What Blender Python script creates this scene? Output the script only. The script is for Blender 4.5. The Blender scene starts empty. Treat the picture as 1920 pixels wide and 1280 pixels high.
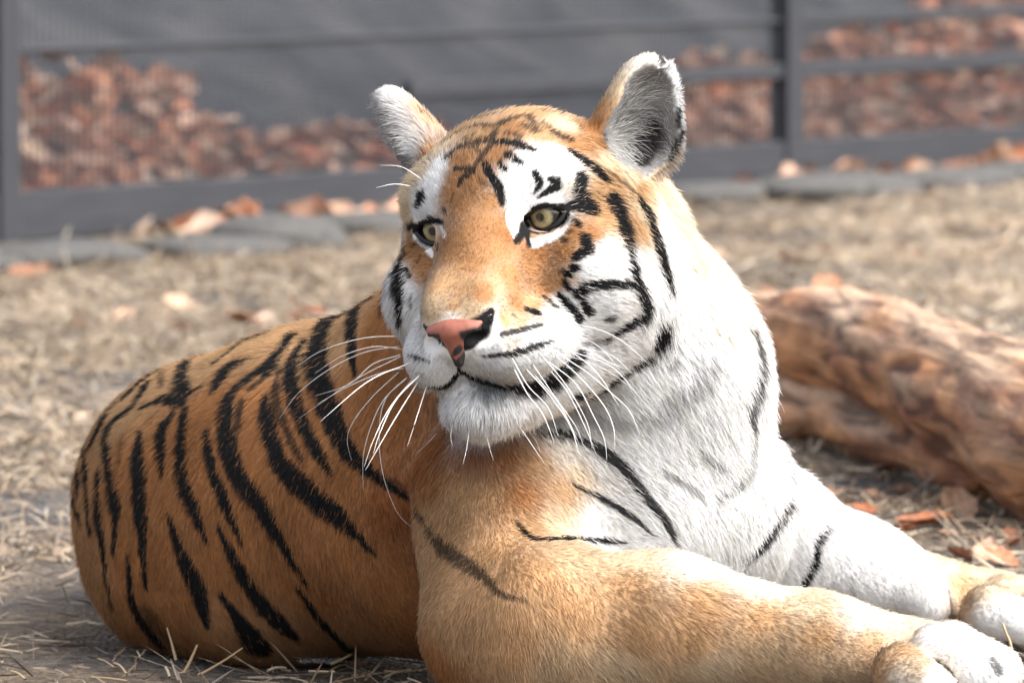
import bpy, bmesh, math, random, time
import numpy as np
from mathutils import Vector, Matrix
from mathutils.bvhtree import BVHTree
T0 = time.time()
rng = np.random.default_rng(7)
random.seed(7)
S = bpy.context.scene
COL = S.collection

# ------------------------------------------------------------------ camera
FPX = 12600.0                       # focal length in pixels of the 1920 px wide photograph
CAMH = 0.90
PITCH = math.asin(0.0746)
cd = bpy.data.cameras.new('camera'); cam = bpy.data.objects.new('camera', cd); COL.objects.link(cam)
cam.location = (0, 0, CAMH)
cam.rotation_euler = (math.pi/2 - PITCH, 0, 0)
cd.sensor_width = 36; cd.lens = FPX/1920*36
cd.clip_start = 0.1; cd.clip_end = 500
cd.dof.use_dof = True; cd.dof.focus_distance = 6.90; cd.dof.aperture_fstop = 10.0
S.camera = cam
# ------------------------------------------------------------------ sky and sun
SUN_EL, SUN_AZ = math.radians(50), math.radians(116)     # azimuth clockwise from +Y
w = bpy.data.worlds.new('World'); S.world = w; w.use_nodes = True
nt = w.node_tree; nt.nodes.clear()
sky = nt.nodes.new('ShaderNodeTexSky'); sky.sky_type = 'NISHITA'; sky.sun_disc = False
sky.sun_elevation = SUN_EL; sky.sun_rotation = SUN_AZ
sky.air_density = 1.0; sky.dust_density = 6.0; sky.ozone_density = 1.0
hs = nt.nodes.new('ShaderNodeHueSaturation'); hs.inputs['Saturation'].default_value = 0.35
bg = nt.nodes.new('ShaderNodeBackground'); bg.inputs[1].default_value = 0.15
wo = nt.nodes.new('ShaderNodeOutputWorld')
nt.links.new(sky.outputs[0], hs.inputs['Color']); nt.links.new(hs.outputs[0], bg.inputs[0]); nt.links.new(bg.outputs[0], wo.inputs[0])
sl = bpy.data.lights.new('sun', 'SUN'); sl.energy = 1.2; sl.angle = math.radians(38); sl.color = (1, .965, .92)
so = bpy.data.objects.new('sun', sl); COL.objects.link(so)
sdir = Vector((math.sin(SUN_AZ)*math.cos(SUN_EL), math.cos(SUN_AZ)*math.cos(SUN_EL), math.sin(SUN_EL)))
so.rotation_euler = (-sdir).to_track_quat('-Z', 'Y').to_euler()
S.view_settings.view_transform = 'Standard'; S.view_settings.look = 'None'
S.view_settings.exposure = 1.42; S.view_settings.gamma = 1
S.cycles.max_bounces = 6; S.cycles.diffuse_bounces = 3; S.cycles.transparent_max_bounces = 8
S.cycles_curves.shape = 'RIBBONS' if hasattr(S, 'cycles_curves') else 'RIBBONS'
S.render.hair_type = 'STRIP'

# ------------------------------------------------------------------ helpers
XC = np.array([1, 0, 0.]); ZC = np.array([0, math.cos(PITCH), -math.sin(PITCH)])
YC = np.array([0, math.sin(PITCH), math.cos(PITCH)]); CP = np.array([0, 0, CAMH])
def W(px, py, zc):
    return CP + zc*((px-960)/FPX*XC - (py-640)/FPX*YC + ZC)
def G(px, py, z=0.0):
    d = (px-960)/FPX*XC - (py-640)/FPX*YC + ZC
    return CP + d*((z-CAMH)/d[2])
def obj(name, mesh, mat=None, parent=None, **props):
    o = bpy.data.objects.new(name, mesh); COL.objects.link(o)
    if mat is not None and len(mesh.materials) == 0: mesh.materials.append(mat)
    if parent is not None: o.parent = parent
    for k, v in props.items(): o[k] = v
    return o
def empty(name, loc, **props):
    o = bpy.data.objects.new(name, None); COL.objects.link(o); o.location = loc
    o.empty_display_size = .1
    for k, v in props.items(): o[k] = v
    return o
def pmesh(name, verts, faces, smooth=True):
    m = bpy.data.meshes.new(name)
    m.from_pydata([tuple(v) for v in np.asarray(verts).tolist()], [], [tuple(f) for f in (faces.tolist() if hasattr(faces, 'tolist') else faces)])
    if smooth: m.polygons.foreach_set('use_smooth', [True]*len(m.polygons))
    m.update(); return m
def npmesh(name, V, F, smooth=True):
    """fast mesh from arrays; F is an (n,k) int array"""
    V = np.asarray(V, np.float32); F = np.asarray(F, np.int32)
    m = bpy.data.meshes.new(name); n, k = F.shape
    m.vertices.add(len(V)); m.vertices.foreach_set('co', V.ravel())
    m.loops.add(n*k); m.loops.foreach_set('vertex_index', F.ravel())
    m.polygons.add(n); m.polygons.foreach_set('loop_start', np.arange(0, n*k, k, dtype=np.int32))
    m.polygons.foreach_set('use_smooth', np.full(n, smooth))
    m.update(calc_edges=True); m.validate(); return m
def color_attr(m, C, name='Col'):
    a = m.attributes.new(name, 'FLOAT_COLOR', 'POINT')
    c = np.ones((len(C), 4), np.float32); c[:, :3] = C; a.data.foreach_set('color', c.ravel())
def mat(name):
    m = bpy.data.materials.new(name); m.use_nodes = True
    n = m.node_tree; b = n.nodes['Principled BSDF']; return m, n, b
def N(nt, typ, **kw):
    n = nt.nodes.new(typ)
    for k, v in kw.items(): setattr(n, k, v)
    return n
def ramp(nt, stops):
    r = nt.nodes.new('ShaderNodeValToRGB'); e = r.color_ramp.elements
    while len(e) > 1: e.remove(e[0])
    e[0].position = stops[0][0]; e[0].color = (*stops[0][1], 1)
    for p, c in stops[1:]:
        q = e.new(p); q.color = (*c, 1)
    return r
_K = rng.normal(size=(24, 3)); _K /= np.linalg.norm(_K, axis=1)[:, None]
_PH = rng.uniform(0, 6.28, 24); _SC = rng.uniform(.6, 1.7, 24)
def noise(P, freq, o=0):
    """cheap smooth pseudo noise, about -1..1"""
    P = np.asarray(P, np.float32)*freq; r = 0
    for i in range(8):
        j = (i+o*5) % 24
        q = P@(_K[j]*_SC[j]).astype(np.float32)
        r = r + np.sin(q+_PH[j]+1.3*np.sin(.7*(P@(_K[(j+7) % 24]).astype(np.float32))+_PH[(j+3) % 24]))
    return r/4.0
def norm(v): return v/np.maximum(np.linalg.norm(v, axis=-1, keepdims=True), 1e-9)
def sstep(a, b, x):
    t = np.clip((x-a)/(b-a), 0, 1); return t*t*(3-2*t)

# ------------------------------------------------------------------ signed distance modelling
class SDF:
    def __init__(s): s.p = []
    def cone(s, a, ra, b, rb, k=.02, sub=False):
        s.p.append(('c', np.array(a, np.float32), ra, np.array(b, np.float32), rb, k, sub)); return s
    def ell(s, c, r, k=.02, rot=None, sub=False):
        s.p.append(('e', np.array(c, np.float32), np.array(r, np.float32), np.eye(3, dtype=np.float32) if rot is None else np.array(rot, np.float32), 0, k, sub)); return s
    @staticmethod
    def bbox(p):
        if p[0] == 'c':
            lo = np.minimum(p[1]-p[2], p[3]-p[4]); hi = np.maximum(p[1]+p[2], p[3]+p[4])
        else:
            e = np.sqrt(((p[3]*p[2][:, None])**2).sum(0)); lo, hi = p[1]-e, p[1]+e
        return lo, hi
    @staticmethod
    def prim(p, P):
        if p[0] == 'c':
            a, ra, b, rb = p[1:5]; ba = b-a; L2 = max(float(ba@ba), 1e-12)
            t = np.clip(((P-a)@ba)/L2, 0, 1)
            d = P-a-t[..., None]*ba
            return np.sqrt((d*d).sum(-1))-(ra+(rb-ra)*t)
        c, r, M = p[1:4]; q = (P-c)@M.T
        u = q/r; k0 = np.sqrt((u*u).sum(-1)); v = u/r; k1 = np.sqrt((v*v).sum(-1))
        return k0*(k0-1)/np.maximum(k1, 1e-6)
    @staticmethod
    def comb(D, d, k, sub):
        if sub:
            d = -d; h = np.maximum(k-np.abs(D-d), 0)/k
            return np.maximum(D, d)+h*h*k*.25
        h = np.maximum(k-np.abs(D-d), 0)/k
        return np.minimum(D, d)-h*h*k*.25
    def at(s, P, margin=.07):
        P = np.asarray(P, np.float32); D = np.full(len(P), .12, np.float32)
        for p in s.p:
            lo, hi = s.bbox(p)
            m = np.where(((P > lo-margin) & (P < hi+margin)).all(1))[0]
            if len(m): D[m] = s.comb(D[m], s.prim(p, P[m]), p[5], p[6])
        return D
    def grid(s, lo, hi, h, margin=.06):
        lo = np.array(lo, np.float32); n = np.ceil((np.array(hi)-lo)/h).astype(int)+1
        ax = [lo[i]+h*np.arange(n[i], dtype=np.float32) for i in range(3)]
        D = np.full(n, .12, np.float32)
        for p in s.p:
            a, b = s.bbox(p)
            i0 = np.maximum(np.floor((a-margin-lo)/h).astype(int), 0); i1 = np.minimum(np.ceil((b+margin-lo)/h).astype(int)+1, n)
            if (i1 <= i0).any(): continue
            sl_ = tuple(slice(i0[j], i1[j]) for j in range(3))
            X = np.stack(np.meshgrid(*[ax[j][sl_[j]] for j in range(3)], indexing='ij'), -1)
            D[sl_] = s.comb(D[sl_], s.prim(p, X), p[5], p[6])
        return D, lo
def surface_nets(D, lo, h):
    ins = D < 0; n = np.array(D.shape)
    c = np.zeros(n-1, np.int8)
    for dx in (0, 1):
        for dy in (0, 1):
            for dz in (0, 1):
                c += ins[dx:n[0]-1+dx, dy:n[1]-1+dy, dz:n[2]-1+dz]
    cells = np.argwhere((c > 0) & (c < 8))
    idx = np.full(n-1, -1, np.int32); idx[tuple(cells.T)] = np.arange(len(cells))
    acc = np.zeros((len(cells), 3), np.float32); cnt = np.zeros(len(cells), np.float32)
    cor = [(x, y, z) for x in (0, 1) for y in (0, 1) for z in (0, 1)]
    for a in cor:
        for b in cor:
            if sum(b)-sum(a) == 1 and all(q >= p for p, q in zip(a, b)):
                da = D[tuple((cells+a).T)]; db = D[tuple((cells+b).T)]
                m = (da < 0) != (db < 0); t = np.where(m, da/np.where(m, da-db, 1), 0)
                acc += np.where(m[:, None], np.array(a)+t[:, None]*(np.array(b)-np.array(a)), 0); cnt += m
    V = lo+h*(cells+acc/cnt[:, None])
    Q = []
    for ax in range(3):
        u, v = (ax+1) % 3, (ax+2) % 3
        sa = [slice(None)]*3; sb = [slice(None)]*3; sa[ax] = slice(0, -1); sb[ax] = slice(1, None)
        A, B = ins[tuple(sa)], ins[tuple(sb)]
        for flip, M in ((False, A & ~B), (True, ~A & B)):
            e = np.argwhere(M); e = e[(e[:, u] > 0) & (e[:, v] > 0) & (e[:, u] < n[u]-1) & (e[:, v] < n[v]-1)]
            if not len(e): continue
            du = np.zeros(3, int); du[u] = 1; dv = np.zeros(3, int); dv[v] = 1
            q = np.stack([idx[tuple((e-o_).T)] for o_ in (du+dv, dv, 0*du, du)], 1)
            Q.append(q[:, ::-1] if flip else q)
    return V, np.concatenate(Q)

# ------------------------------------------------------------------ ground
FA, FB = G(0, 452), G(1920, 308)                       # fence line on the ground
FD = norm((FB-FA)[:2]); FNm = np.array([-FD[1], FD[0]])  # along, and behind the fence
if FNm[1] < 0: FNm = -FNm
def behind(P): return (P[:, 0]-FA[0])*FNm[0]+(P[:, 1]-FA[1])*FNm[1]
def gz(P):
    P = np.asarray(P, float).reshape(-1, P.shape[-1]); P3 = np.c_[P[:, :2], np.zeros(len(P))]
    s = behind(P3); nearf = sstep(8.2, 9.2, P3[:, 1])
    z = -.006+.006*noise(P3, 9, 1)*(.4+nearf)+.010*noise(P3, 3.1, 2)*nearf-.004
    z = z+.035*sstep(-.9, -.25, s)*sstep(.1, -.2, s)*0
    bank = np.clip(s-.28, 0, None); z = z+np.minimum(bank*.55, 1.5)+(.03*noise(P3, 5, 3)+.05*noise(P3, 1.7, 1))*sstep(.2, .8, s)
    return z
def axis_vals(a, b, n, far):
    c = np.linspace(a, b, n); return np.concatenate([[-far], [a-8, a-3], c, [b+3, b+8], [far]])
gx = axis_vals(-3.5, 4.5, 230, 150); gy = axis_vals(5.5, 24, 420, 220)
GX, GY = np.meshgrid(gx, gy, indexing='ij'); gp = np.stack([GX.ravel(), GY.ravel()], 1)
gV = np.c_[gp, gz(gp)]
ii = np.arange(len(gx)*len(gy)).reshape(len(gx), len(gy))
gF = np.stack([ii[:-1, :-1].ravel(), ii[1:, :-1].ravel(), ii[1:, 1:].ravel(), ii[:-1, 1:].ravel()], 1)
gm, n_, b_ = mat('dry_soil')
tc = N(n_, 'ShaderNodeTexCoord')
n1 = N(n_, 'ShaderNodeTexNoise'); n1.inputs['Scale'].default_value = 2.6; n1.inputs['Detail'].default_value = 6
n2 = N(n_, 'ShaderNodeTexNoise'); n2.inputs['Scale'].default_value = 60; n2.inputs['Detail'].default_value = 8
n3 = N(n_, 'ShaderNodeTexVoronoi'); n3.inputs['Scale'].default_value = 130
for q in (n1, n2, n3): n_.links.new(tc.outputs['Object'], q.inputs['Vector'])
r1 = ramp(n_, [(.35, (.10, .097, .098)), (.5, (.14, .118, .10)), (.65, (.19, .15, .112))])
r2 = ramp(n_, [(.3, (.55, .55, .57)), (.5, (1, 1, 1)), (.7, (1.35, 1.3, 1.2))])
n_.links.new(n1.outputs[0], r1.inputs[0]); n_.links.new(n2.outputs[0], r2.inputs[0])
mx = N(n_, 'ShaderNodeMix', data_type='RGBA', blend_type='MULTIPLY'); mx.inputs[0].default_value = 1
n_.links.new(r1.outputs[0], mx.inputs[6]); n_.links.new(r2.outputs[0], mx.inputs[7])
at = N(n_, 'ShaderNodeAttribute', attribute_name='Col')
m2 = N(n_, 'ShaderNodeMix', data_type='RGBA'); n_.links.new(at.outputs['Fac'], m2.inputs[0])
n_.links.new(mx.outputs[2], m2.inputs[6])
rb = ramp(n_, [(.3, (.030, .032, .038)), (.5, (.060, .062, .070)), (.66, (.095, .092, .095))]); n4 = N(n_, 'ShaderNodeTexNoise'); n4.inputs['Scale'].default_value = 4.5; n4.inputs['Detail'].default_value = 7; n_.links.new(tc.outputs['Object'], n4.inputs['Vector']); n_.links.new(n4.outputs[0], rb.inputs[0])
n_.links.new(rb.outputs[0], m2.inputs[7]); n_.links.new(m2.outputs[2], b_.inputs['Base Color'])
b_.inputs['Roughness'].default_value = .95; b_.inputs['Specular IOR Level'].default_value = .1
ad = N(n_, 'ShaderNodeMath', operation='ADD'); n_.links.new(n2.outputs[0], ad.inputs[0]); n_.links.new(n3.outputs[0], ad.inputs[1])
bp = N(n_, 'ShaderNodeBump'); bp.inputs['Strength'].default_value = .8; bp.inputs['Distance'].default_value = .012
n_.links.new(ad.outputs[0], bp.inputs['Height']); n_.links.new(bp.outputs[0], b_.inputs['Normal'])
gme = npmesh('ground', gV, gF); color_attr(gme, np.repeat(sstep(.0, .5, behind(gV))[:, None], 3, 1))
ground = obj('ground', gme, gm, kind='structure')

# ------------------------------------------------------------------ fence
def boxes(specs):
    """specs: centre, half sizes along (fence direction, depth, up)"""
    Vv, Ff = [], []
    U3, D3, Z3 = np.array([*FD, 0]), np.array([*FNm, 0]), np.array([0, 0, 1.])
    for c, (a, b, h) in specs:
        k = len(Vv)
        for sx in (-1, 1):
            for sy in (-1, 1):
                for sz in (-1, 1): Vv.append(np.asarray(c)+sx*a*U3+sy*b*D3+sz*h*Z3)
        Ff += [(k, k+1, k+3, k+2), (k+4, k+6, k+7, k+5), (k, k+4, k+5, k+1), (k+2, k+3, k+7, k+6), (k, k+2, k+6, k+4), (k+1, k+5, k+7, k+3)]
    return np.array(Vv), np.array(Ff)
fmat, n_, b_ = mat('fence_paint'); ns = N(n_, 'ShaderNodeTexNoise'); ns.inputs['Scale'].default_value = 14; ns.inputs['Detail'].default_value = 6
rr = ramp(n_, [(.3, (.020, .022, .028)), (.7, (.036, .039, .047))]); n_.links.new(ns.outputs[0], rr.inputs[0]); n_.links.new(rr.outputs[0], b_.inputs['Base Color']); b_.inputs['Roughness'].default_value = .6
wmat, n_, b_ = mat('fence_wire'); b_.inputs['Base Color'].default_value = (.055, .060, .072, 1); b_.inputs['Roughness'].default_value = .5
fence = empty('wire_fence', (0, 0, 0), label='dark grey wire mesh fence with low rails behind the tiger', category='fence')
def fpt(x):                                            # point of the fence base under pixel column x
    a = (x-960)/FPX; b = ZC[1]
    # ray in plan: X = t*a ; Y ~ t ; intersect with line FA + q FD
    M_2 = np.array([[a, -FD[0]], [1.0, -FD[1]]]); t, q = np.linalg.solve(M_2, FA[:2]); return q
LQ = np.linalg.norm((FB-FA)[:2]); q0, q1 = -4.5, LQ+3.0
def fp(q, z=0, back=0): return np.array([FA[0]+FD[0]*q+FNm[0]*back, FA[1]+FD[1]*q+FNm[1]*back, z])
qm, ql = fpt(1475), fpt(2)
def part(name, specs, m):
    v, f = boxes(specs); o = obj(name, npmesh(name, v, f, False), m, fence)
    if len(specs) == 1:
        bv = o.modifiers.new('bevel', 'BEVEL'); bv.width = .004; bv.segments = 2
    return o
posts = [ql, qm, q0+.2, q1-.1]
for q in posts: part('post', [(fp(q, .62, .0), (.036, .03, .66))], fmat)
allq = sorted([q0]+posts+[q1])
for a, b in zip(allq[:-1], allq[1:]):
    if b-a < .1: continue
    ha = (b-a)/2-.036; c = (a+b)/2
    part('bottom_rail', [(fp(c, .053), (ha, .022, .055))], fmat)
    part('top_rail', [(fp(c, 1.2), (ha, .02, .03))], fmat)
    if a > ql-.1 and a < qm-.1:                        # rails of the middle panel reach only part of the way
        h2 = (b-.036-fpt(762))/2; c2 = b-.036-h2
        part('middle_rail', [(fp(c2, .292), (h2, .016, .02))], fmat); part('middle_rail', [(fp(c, .425), (ha, .010, .007))], fmat)
    elif a > qm-.1:
        part('middle_rail', [(fp(c, .292), (ha, .016, .022))], fmat); part('middle_rail', [(fp(c, .425), (ha, .014, .016))], fmat)
sp = []
for z in np.arange(.115, 1.17, .0115): sp.append((fp((q0+q1)/2, z, .006), ((q1-q0)/2, .0014, .0012)))
for q in np.arange(q0, q1, .024): sp.append((fp(q, .64, .010), (.0016, .0014, .53)))
wo_ = part('wire_mesh', sp, wmat); wo_['kind'] = 'stuff'

# ------------------------------------------------------------------ stones along the fence foot
rm, n_, b_ = mat('grey_stone'); tc = N(n_, 'ShaderNodeTexCoord'); ns = N(n_, 'ShaderNodeTexNoise'); ns.inputs['Scale'].default_value = 9; ns.inputs['Detail'].default_value = 8
n_.links.new(tc.outputs['Object'], ns.inputs[0]); rr = ramp(n_, [(.3, (.04, .04, .041)), (.55, (.078, .075, .072)), (.75, (.115, .11, .104))]); n_.links.new(ns.outputs[0], rr.inputs[0]); n_.links.new(rr.outputs[0], b_.inputs['Base Color']); b_.inputs['Roughness'].default_value = .9
def stone_mesh(seed):
    b = bmesh.new(); bmesh.ops.create_icosphere(b, subdivisions=3, radius=1)
    v = np.array([q.co for q in b.verts]); o_ = seed*3.7
    v = np.sign(v)*np.abs(v)**.7; v *= (1+.16*noise(v+o_, 1.5, seed)+.06*noise(v+o_, 4, seed+1))[:, None]
    for q, c in zip(b.verts, v): q.co = c
    m = bpy.data.meshes.new('kerb_stone'); b.to_mesh(m); b.free(); m.polygons.foreach_set('use_smooth', [True]*len(m.polygons)); m.materials.append(rm); return m
SM = [stone_mesh(i) for i in range(4)]
ang = math.atan2(FD[1], FD[0])
for i, (x, y, ln, h, lab) in enumerate(((120, 492, .36, .055, 'long flat grey stone at fence foot beside curled pinkish leaf'), (385, 478, .30, .05, 'low grey stone at fence foot beneath orange leaves'), (520, 462, .30, .075, 'rounded grey stone at fence foot with dark shaded face'), (690, 432, .32, .05, 'pale flat stone at fence foot near the tiger cheek'), (-90, 510, .3, .05, 'grey stone beside the end fence post'),
                              (1345, 372, .42, .05, 'flat grey stone at fence foot beside the tiger neck'), (1560, 365, .5, .06, 'long pale grey stone before the fence, middle of its row'), (1760, 350, .45, .055, 'long grey stone before the fence beneath orange leaves'), (1930, 335, .4, .06, 'grey stone at fence foot where the leaves lie thickest'))):
    p = G(x, y); o = obj('kerb_stone', SM[i % 4], label=lab, category='stone', group='stones along the fence foot')
    o.location = (p[0], p[1], h*.25); o.scale = (ln*.55, .13, h*.62); o.rotation_euler = (0, 0, ang+random.uniform(-.12, .12))

# ------------------------------------------------------------------ fallen log
sg = SDF()
def LB(a, b, k=.05): sg.cone(W(*a[:3]), a[3]*a[2]/FPX, W(*b[:3]), b[3]*b[2]/FPX, min(k, .008))
LB((1150, 622, 10.9, 72), (1440, 645, 10.4, 96)); LB((1440, 645, 10.4, 96), (1600, 645, 10.0, 100)); LB((1600, 645, 10.0, 100), (1720, 690, 9.7, 108)); LB((1720, 690, 9.7, 108), (1830, 750, 9.4, 130)); LB((1830, 750, 9.4, 130), (2040, 855, 8.95, 150)); LB((2040, 855, 8.95, 150), (2330, 960, 8.4, 150))
LB((1400, 745, 10.2, 46), (1560, 786, 9.92, 46), .008); LB((1560, 786, 9.92, 46), (1700, 838, 9.62, 50), .008); LB((1700, 838, 9.62, 50), (1850, 885, 9.3, 58), .02)
lgo = np.array([SDF.bbox(p)[0] for p in sg.p]).min(0)-.05; lhi = np.array([SDF.bbox(p)[1] for p in sg.p]).max(0)+.05
la = norm(W(2040, 855, 8.95)-W(1440, 655, 10.4))
Dl, lgo = sg.grid(lgo, lhi, .011); lV, lF = surface_nets(Dl, lgo, .011)
lm_ = npmesh('log', lV, lF); lN = np.empty(len(lV)*3, np.float32); lm_.vertices.foreach_get('normal', lN); lN = lN.reshape(-1, 3)
al = (lV@la)[:, None]*la; lq = (lV-al)+al*.10            # grain runs along the log
rid = noise(lq, 130, 1)*.6+noise(lq, 260, 2)*.5
lV2 = lV+lN*(.007*rid+.010*noise(lV, 9, 3))[:, None]
lm_.vertices.foreach_set('co', lV2.astype(np.float32).ravel()); lm_.update()
t_ = np.clip(.5+.6*noise(lq, 110, 3)+.5*noise(lV, 36, 1), 0, 1)[:, None]
lc = np.array([.19, .078, .042])*(1-t_)+np.array([.38, .185, .085])*t_
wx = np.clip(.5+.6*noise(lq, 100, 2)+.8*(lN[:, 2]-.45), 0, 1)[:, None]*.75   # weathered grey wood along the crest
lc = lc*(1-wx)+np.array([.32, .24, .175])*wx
color_attr(lm_, np.clip(lc*(1.1+.28*rid[:, None]+.12*noise(lV, 90, 4)[:, None]), .01, .6))
ga_ = lm_.attributes.new('Grain', 'FLOAT_VECTOR', 'POINT'); ga_.data.foreach_set('vector', ((lV-al)+al*.18).astype(np.float32).ravel())
lmt, n_, b_ = mat('weathered_wood'); at = N(n_, 'ShaderNodeAttribute', attribute_name='Col'); tc = N(n_, 'ShaderNodeTexCoord'); ns = N(n_, 'ShaderNodeTexNoise'); ga = N(n_, 'ShaderNodeAttribute', attribute_name='Grain'); ns.inputs['Scale'].default_value = 34; ns.inputs['Detail'].default_value = 7; ns.inputs['Distortion'].default_value = .6; n_.links.new(ga.outputs['Vector'], ns.inputs[0])
r2 = ramp(n_, [(.36, (.38, .34, .33)), (.46, (.9, .9, .9)), (.6, (1.2, 1.18, 1.15)), (.68, (1.5, 1.45, 1.4))]); n_.links.new(ns.outputs[0], r2.inputs[0]); mx = N(n_, 'ShaderNodeMix', data_type='RGBA', blend_type='MULTIPLY'); mx.inputs[0].default_value = 1; n_.links.new(at.outputs['Color'], mx.inputs[6]); n_.links.new(r2.outputs[0], mx.inputs[7]); n_.links.new(mx.outputs[2], b_.inputs['Base Color']); b_.inputs['Roughness'].default_value = .85
bp = N(n_, 'ShaderNodeBump'); bp.inputs['Distance'].default_value = .02; bp.inputs['Strength'].default_value = .7; n_.links.new(ns.outputs[0], bp.inputs['Height']); n_.links.new(bp.outputs[0], b_.inputs['Normal'])
obj('fallen_log', lm_, lmt, label='thick weathered reddish brown log with a low branch lying on the ground', category='log')

# ------------------------------------------------------------------ dry grass and straw
def blades(n, sampler, hmin, hmax, wmin, wmax, lean, cols, name, label, cat, zoff=0.0, curve=.3):
    P = sampler(n); n = len(P)
    P3 = np.c_[P, gz(P)+zoff]
    h = rng.uniform(hmin, hmax, n)*(1+.3*noise(P3, 4, 2)); az = rng.uniform(0, 2*np.pi, n); le = np.clip(rng.normal(lean, .3, n), .05, 1.52)
    d = np.stack([np.cos(az)*np.sin(le), np.sin(az)*np.sin(le), np.cos(le)], 1)
    sd = np.stack([-np.sin(az), np.cos(az), np.zeros(n)], 1); rr_ = rng.uniform(-1, 1, n)
    sd = norm(sd*np.cos(rr_)[:, None]+np.cross(d, sd)*np.sin(rr_)[:, None])
    wd = rng.uniform(wmin, wmax, n); bend = np.stack([np.cos(az), np.sin(az), np.zeros(n)], 1)*(h*curve)[:, None]
    Vv = np.zeros((n, 7, 3))
    for k, (t, ww) in enumerate(((0, .8), (.4, 1), (.75, .7))):
        c = P3+d*(h*t)[:, None]+bend*t*t-np.array([0, 0, 1])*(h*curve*.5*t*t)[:, None]
        c[:, 2] = np.maximum(c[:, 2], P3[:, 2]+.002)
        Vv[:, 2*k] = c-sd*(wd*ww*.5)[:, None]; Vv[:, 2*k+1] = c+sd*(wd*ww*.5)[:, None]
    c = P3+d*h[:, None]+bend-np.array([0, 0, 1])*(h*curve*.5)[:, None]; c[:, 2] = np.maximum(c[:, 2], P3[:, 2]+.002); Vv[:, 6] = c
    b0 = (np.arange(n)*7)[:, None]
    T = np.array([[0, 1, 3], [0, 3, 2], [2, 3, 5], [2, 5, 4], [4, 5, 6]])
    F = (b0[:, None]+T[None]).reshape(-1, 3)
    m = npmesh(name, Vv.reshape(-1, 3), F)
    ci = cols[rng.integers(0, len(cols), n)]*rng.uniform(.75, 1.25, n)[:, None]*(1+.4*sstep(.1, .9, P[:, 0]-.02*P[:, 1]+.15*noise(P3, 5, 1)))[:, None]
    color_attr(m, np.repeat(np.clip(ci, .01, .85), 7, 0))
    return obj(name, m, smat, kind='stuff', label=label, category=cat)
smat, n_, b_ = mat('dry_straw'); at = N(n_, 'ShaderNodeAttribute', attribute_name='Col'); n_.links.new(at.outputs['Color'], b_.inputs['Base Color']); b_.inputs['Roughness'].default_value = .6; b_.inputs['Specular IOR Level'].default_value = .3
TAN = np.array([(.30, .225, .15), (.36, .29, .205), (.23, .165, .11), (.17, .12, .08), (.42, .355, .27), (.21, .175, .145)])
def pixels_to_ground(n, x0, x1, y0, y1, dens):
    x = rng.uniform(x0, x1, n); y = rng.uniform(y0, y1, n)
    d0 = (x-960)/FPX; dz = ZC[2]-(y-640)/FPX*YC[2]; dy = ZC[1]-(y-640)/FPX*YC[1]; t = -CAMH/dz
    P = np.stack([d0*t, dy*t], 1); k = rng.random(n) < dens(P); return P[k]
def plan(n, x0, x1, y0, y1, dens):
    P = np.stack([rng.uniform(x0, x1, n), rng.uniform(y0, y1, n)], 1)
    return P[rng.random(n) < dens(P)]
def dens_grass(P):
    P3 = np.c_[P, np.zeros(len(P))]; s = behind(P3)
    d = sstep(-.05, .6, noise(P3, 3.3, 3)+.7*noise(P3, 11, 1))*.85+.05
    d = d*(s < -.45)*sstep(7.6, 8.3, P[:, 1]-.35*P[:, 0])
    inview = np.abs(P[:, 0]) < P[:, 1]*.0762+.9
    body_ = (P[:, 0] > -.62) & (P[:, 0] < .2) & (P[:, 1] < 8.35)
    return d*inview*~body_
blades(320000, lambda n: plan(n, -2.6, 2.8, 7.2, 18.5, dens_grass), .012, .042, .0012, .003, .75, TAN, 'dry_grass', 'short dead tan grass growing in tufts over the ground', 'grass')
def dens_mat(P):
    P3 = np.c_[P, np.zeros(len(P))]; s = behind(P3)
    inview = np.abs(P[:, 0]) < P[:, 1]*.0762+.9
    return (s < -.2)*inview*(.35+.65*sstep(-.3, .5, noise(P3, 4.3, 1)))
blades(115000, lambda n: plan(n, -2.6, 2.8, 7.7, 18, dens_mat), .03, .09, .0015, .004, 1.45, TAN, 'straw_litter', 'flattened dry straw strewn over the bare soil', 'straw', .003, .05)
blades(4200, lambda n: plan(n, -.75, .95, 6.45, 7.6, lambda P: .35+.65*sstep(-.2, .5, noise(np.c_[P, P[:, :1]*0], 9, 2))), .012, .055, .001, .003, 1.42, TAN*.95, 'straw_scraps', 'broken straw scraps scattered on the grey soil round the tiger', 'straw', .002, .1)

# ------------------------------------------------------------------ fallen leaves
def leaf_mesh(seed):
    r = random.Random(seed); n = 9; Vv = []; Ff = []
    lob = [r.uniform(.75, 1.25) for _ in range(n)]
    curl, cup, tw = r.uniform(.3, .9), r.uniform(.2, .7), r.uniform(-.5, .5)
    for i in range(n):
        t = i/(n-1); wdt = .33*math.sin(math.pi*min(1, t*.93+.05))**.8*lob[i]
        for j, sgn in enumerate((-1, -.5, 0, .5, 1)):
            x = t-.5; y = sgn*wdt; z = cup*(abs(sgn)**1.5)*wdt+curl*(x*x)*.8+tw*x*y+r.uniform(-.012, .012)
            Vv.append((x, y, z))
    for i in range(n-1):
        for j in range(4):
            a = i*5+j; Ff.append((a, a+1, a+6, a+5))
    m = pmesh('fallen_leaf', np.array(Vv), Ff)
    return m
lfm, n_, b_ = mat('dead_leaf'); oi = N(n_, 'ShaderNodeObjectInfo'); tc = N(n_, 'ShaderNodeTexCoord')
rr = ramp(n_, [(0, (.33, .125, .06)), (.22, (.43, .20, .115)), (.45, (.47, .28, .19)), (.62, (.56, .41, .32)), (.8, (.24, .105, .06)), (1, (.50, .35, .245))]); n_.links.new(oi.outputs['Random'], rr.inputs[0])
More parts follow.
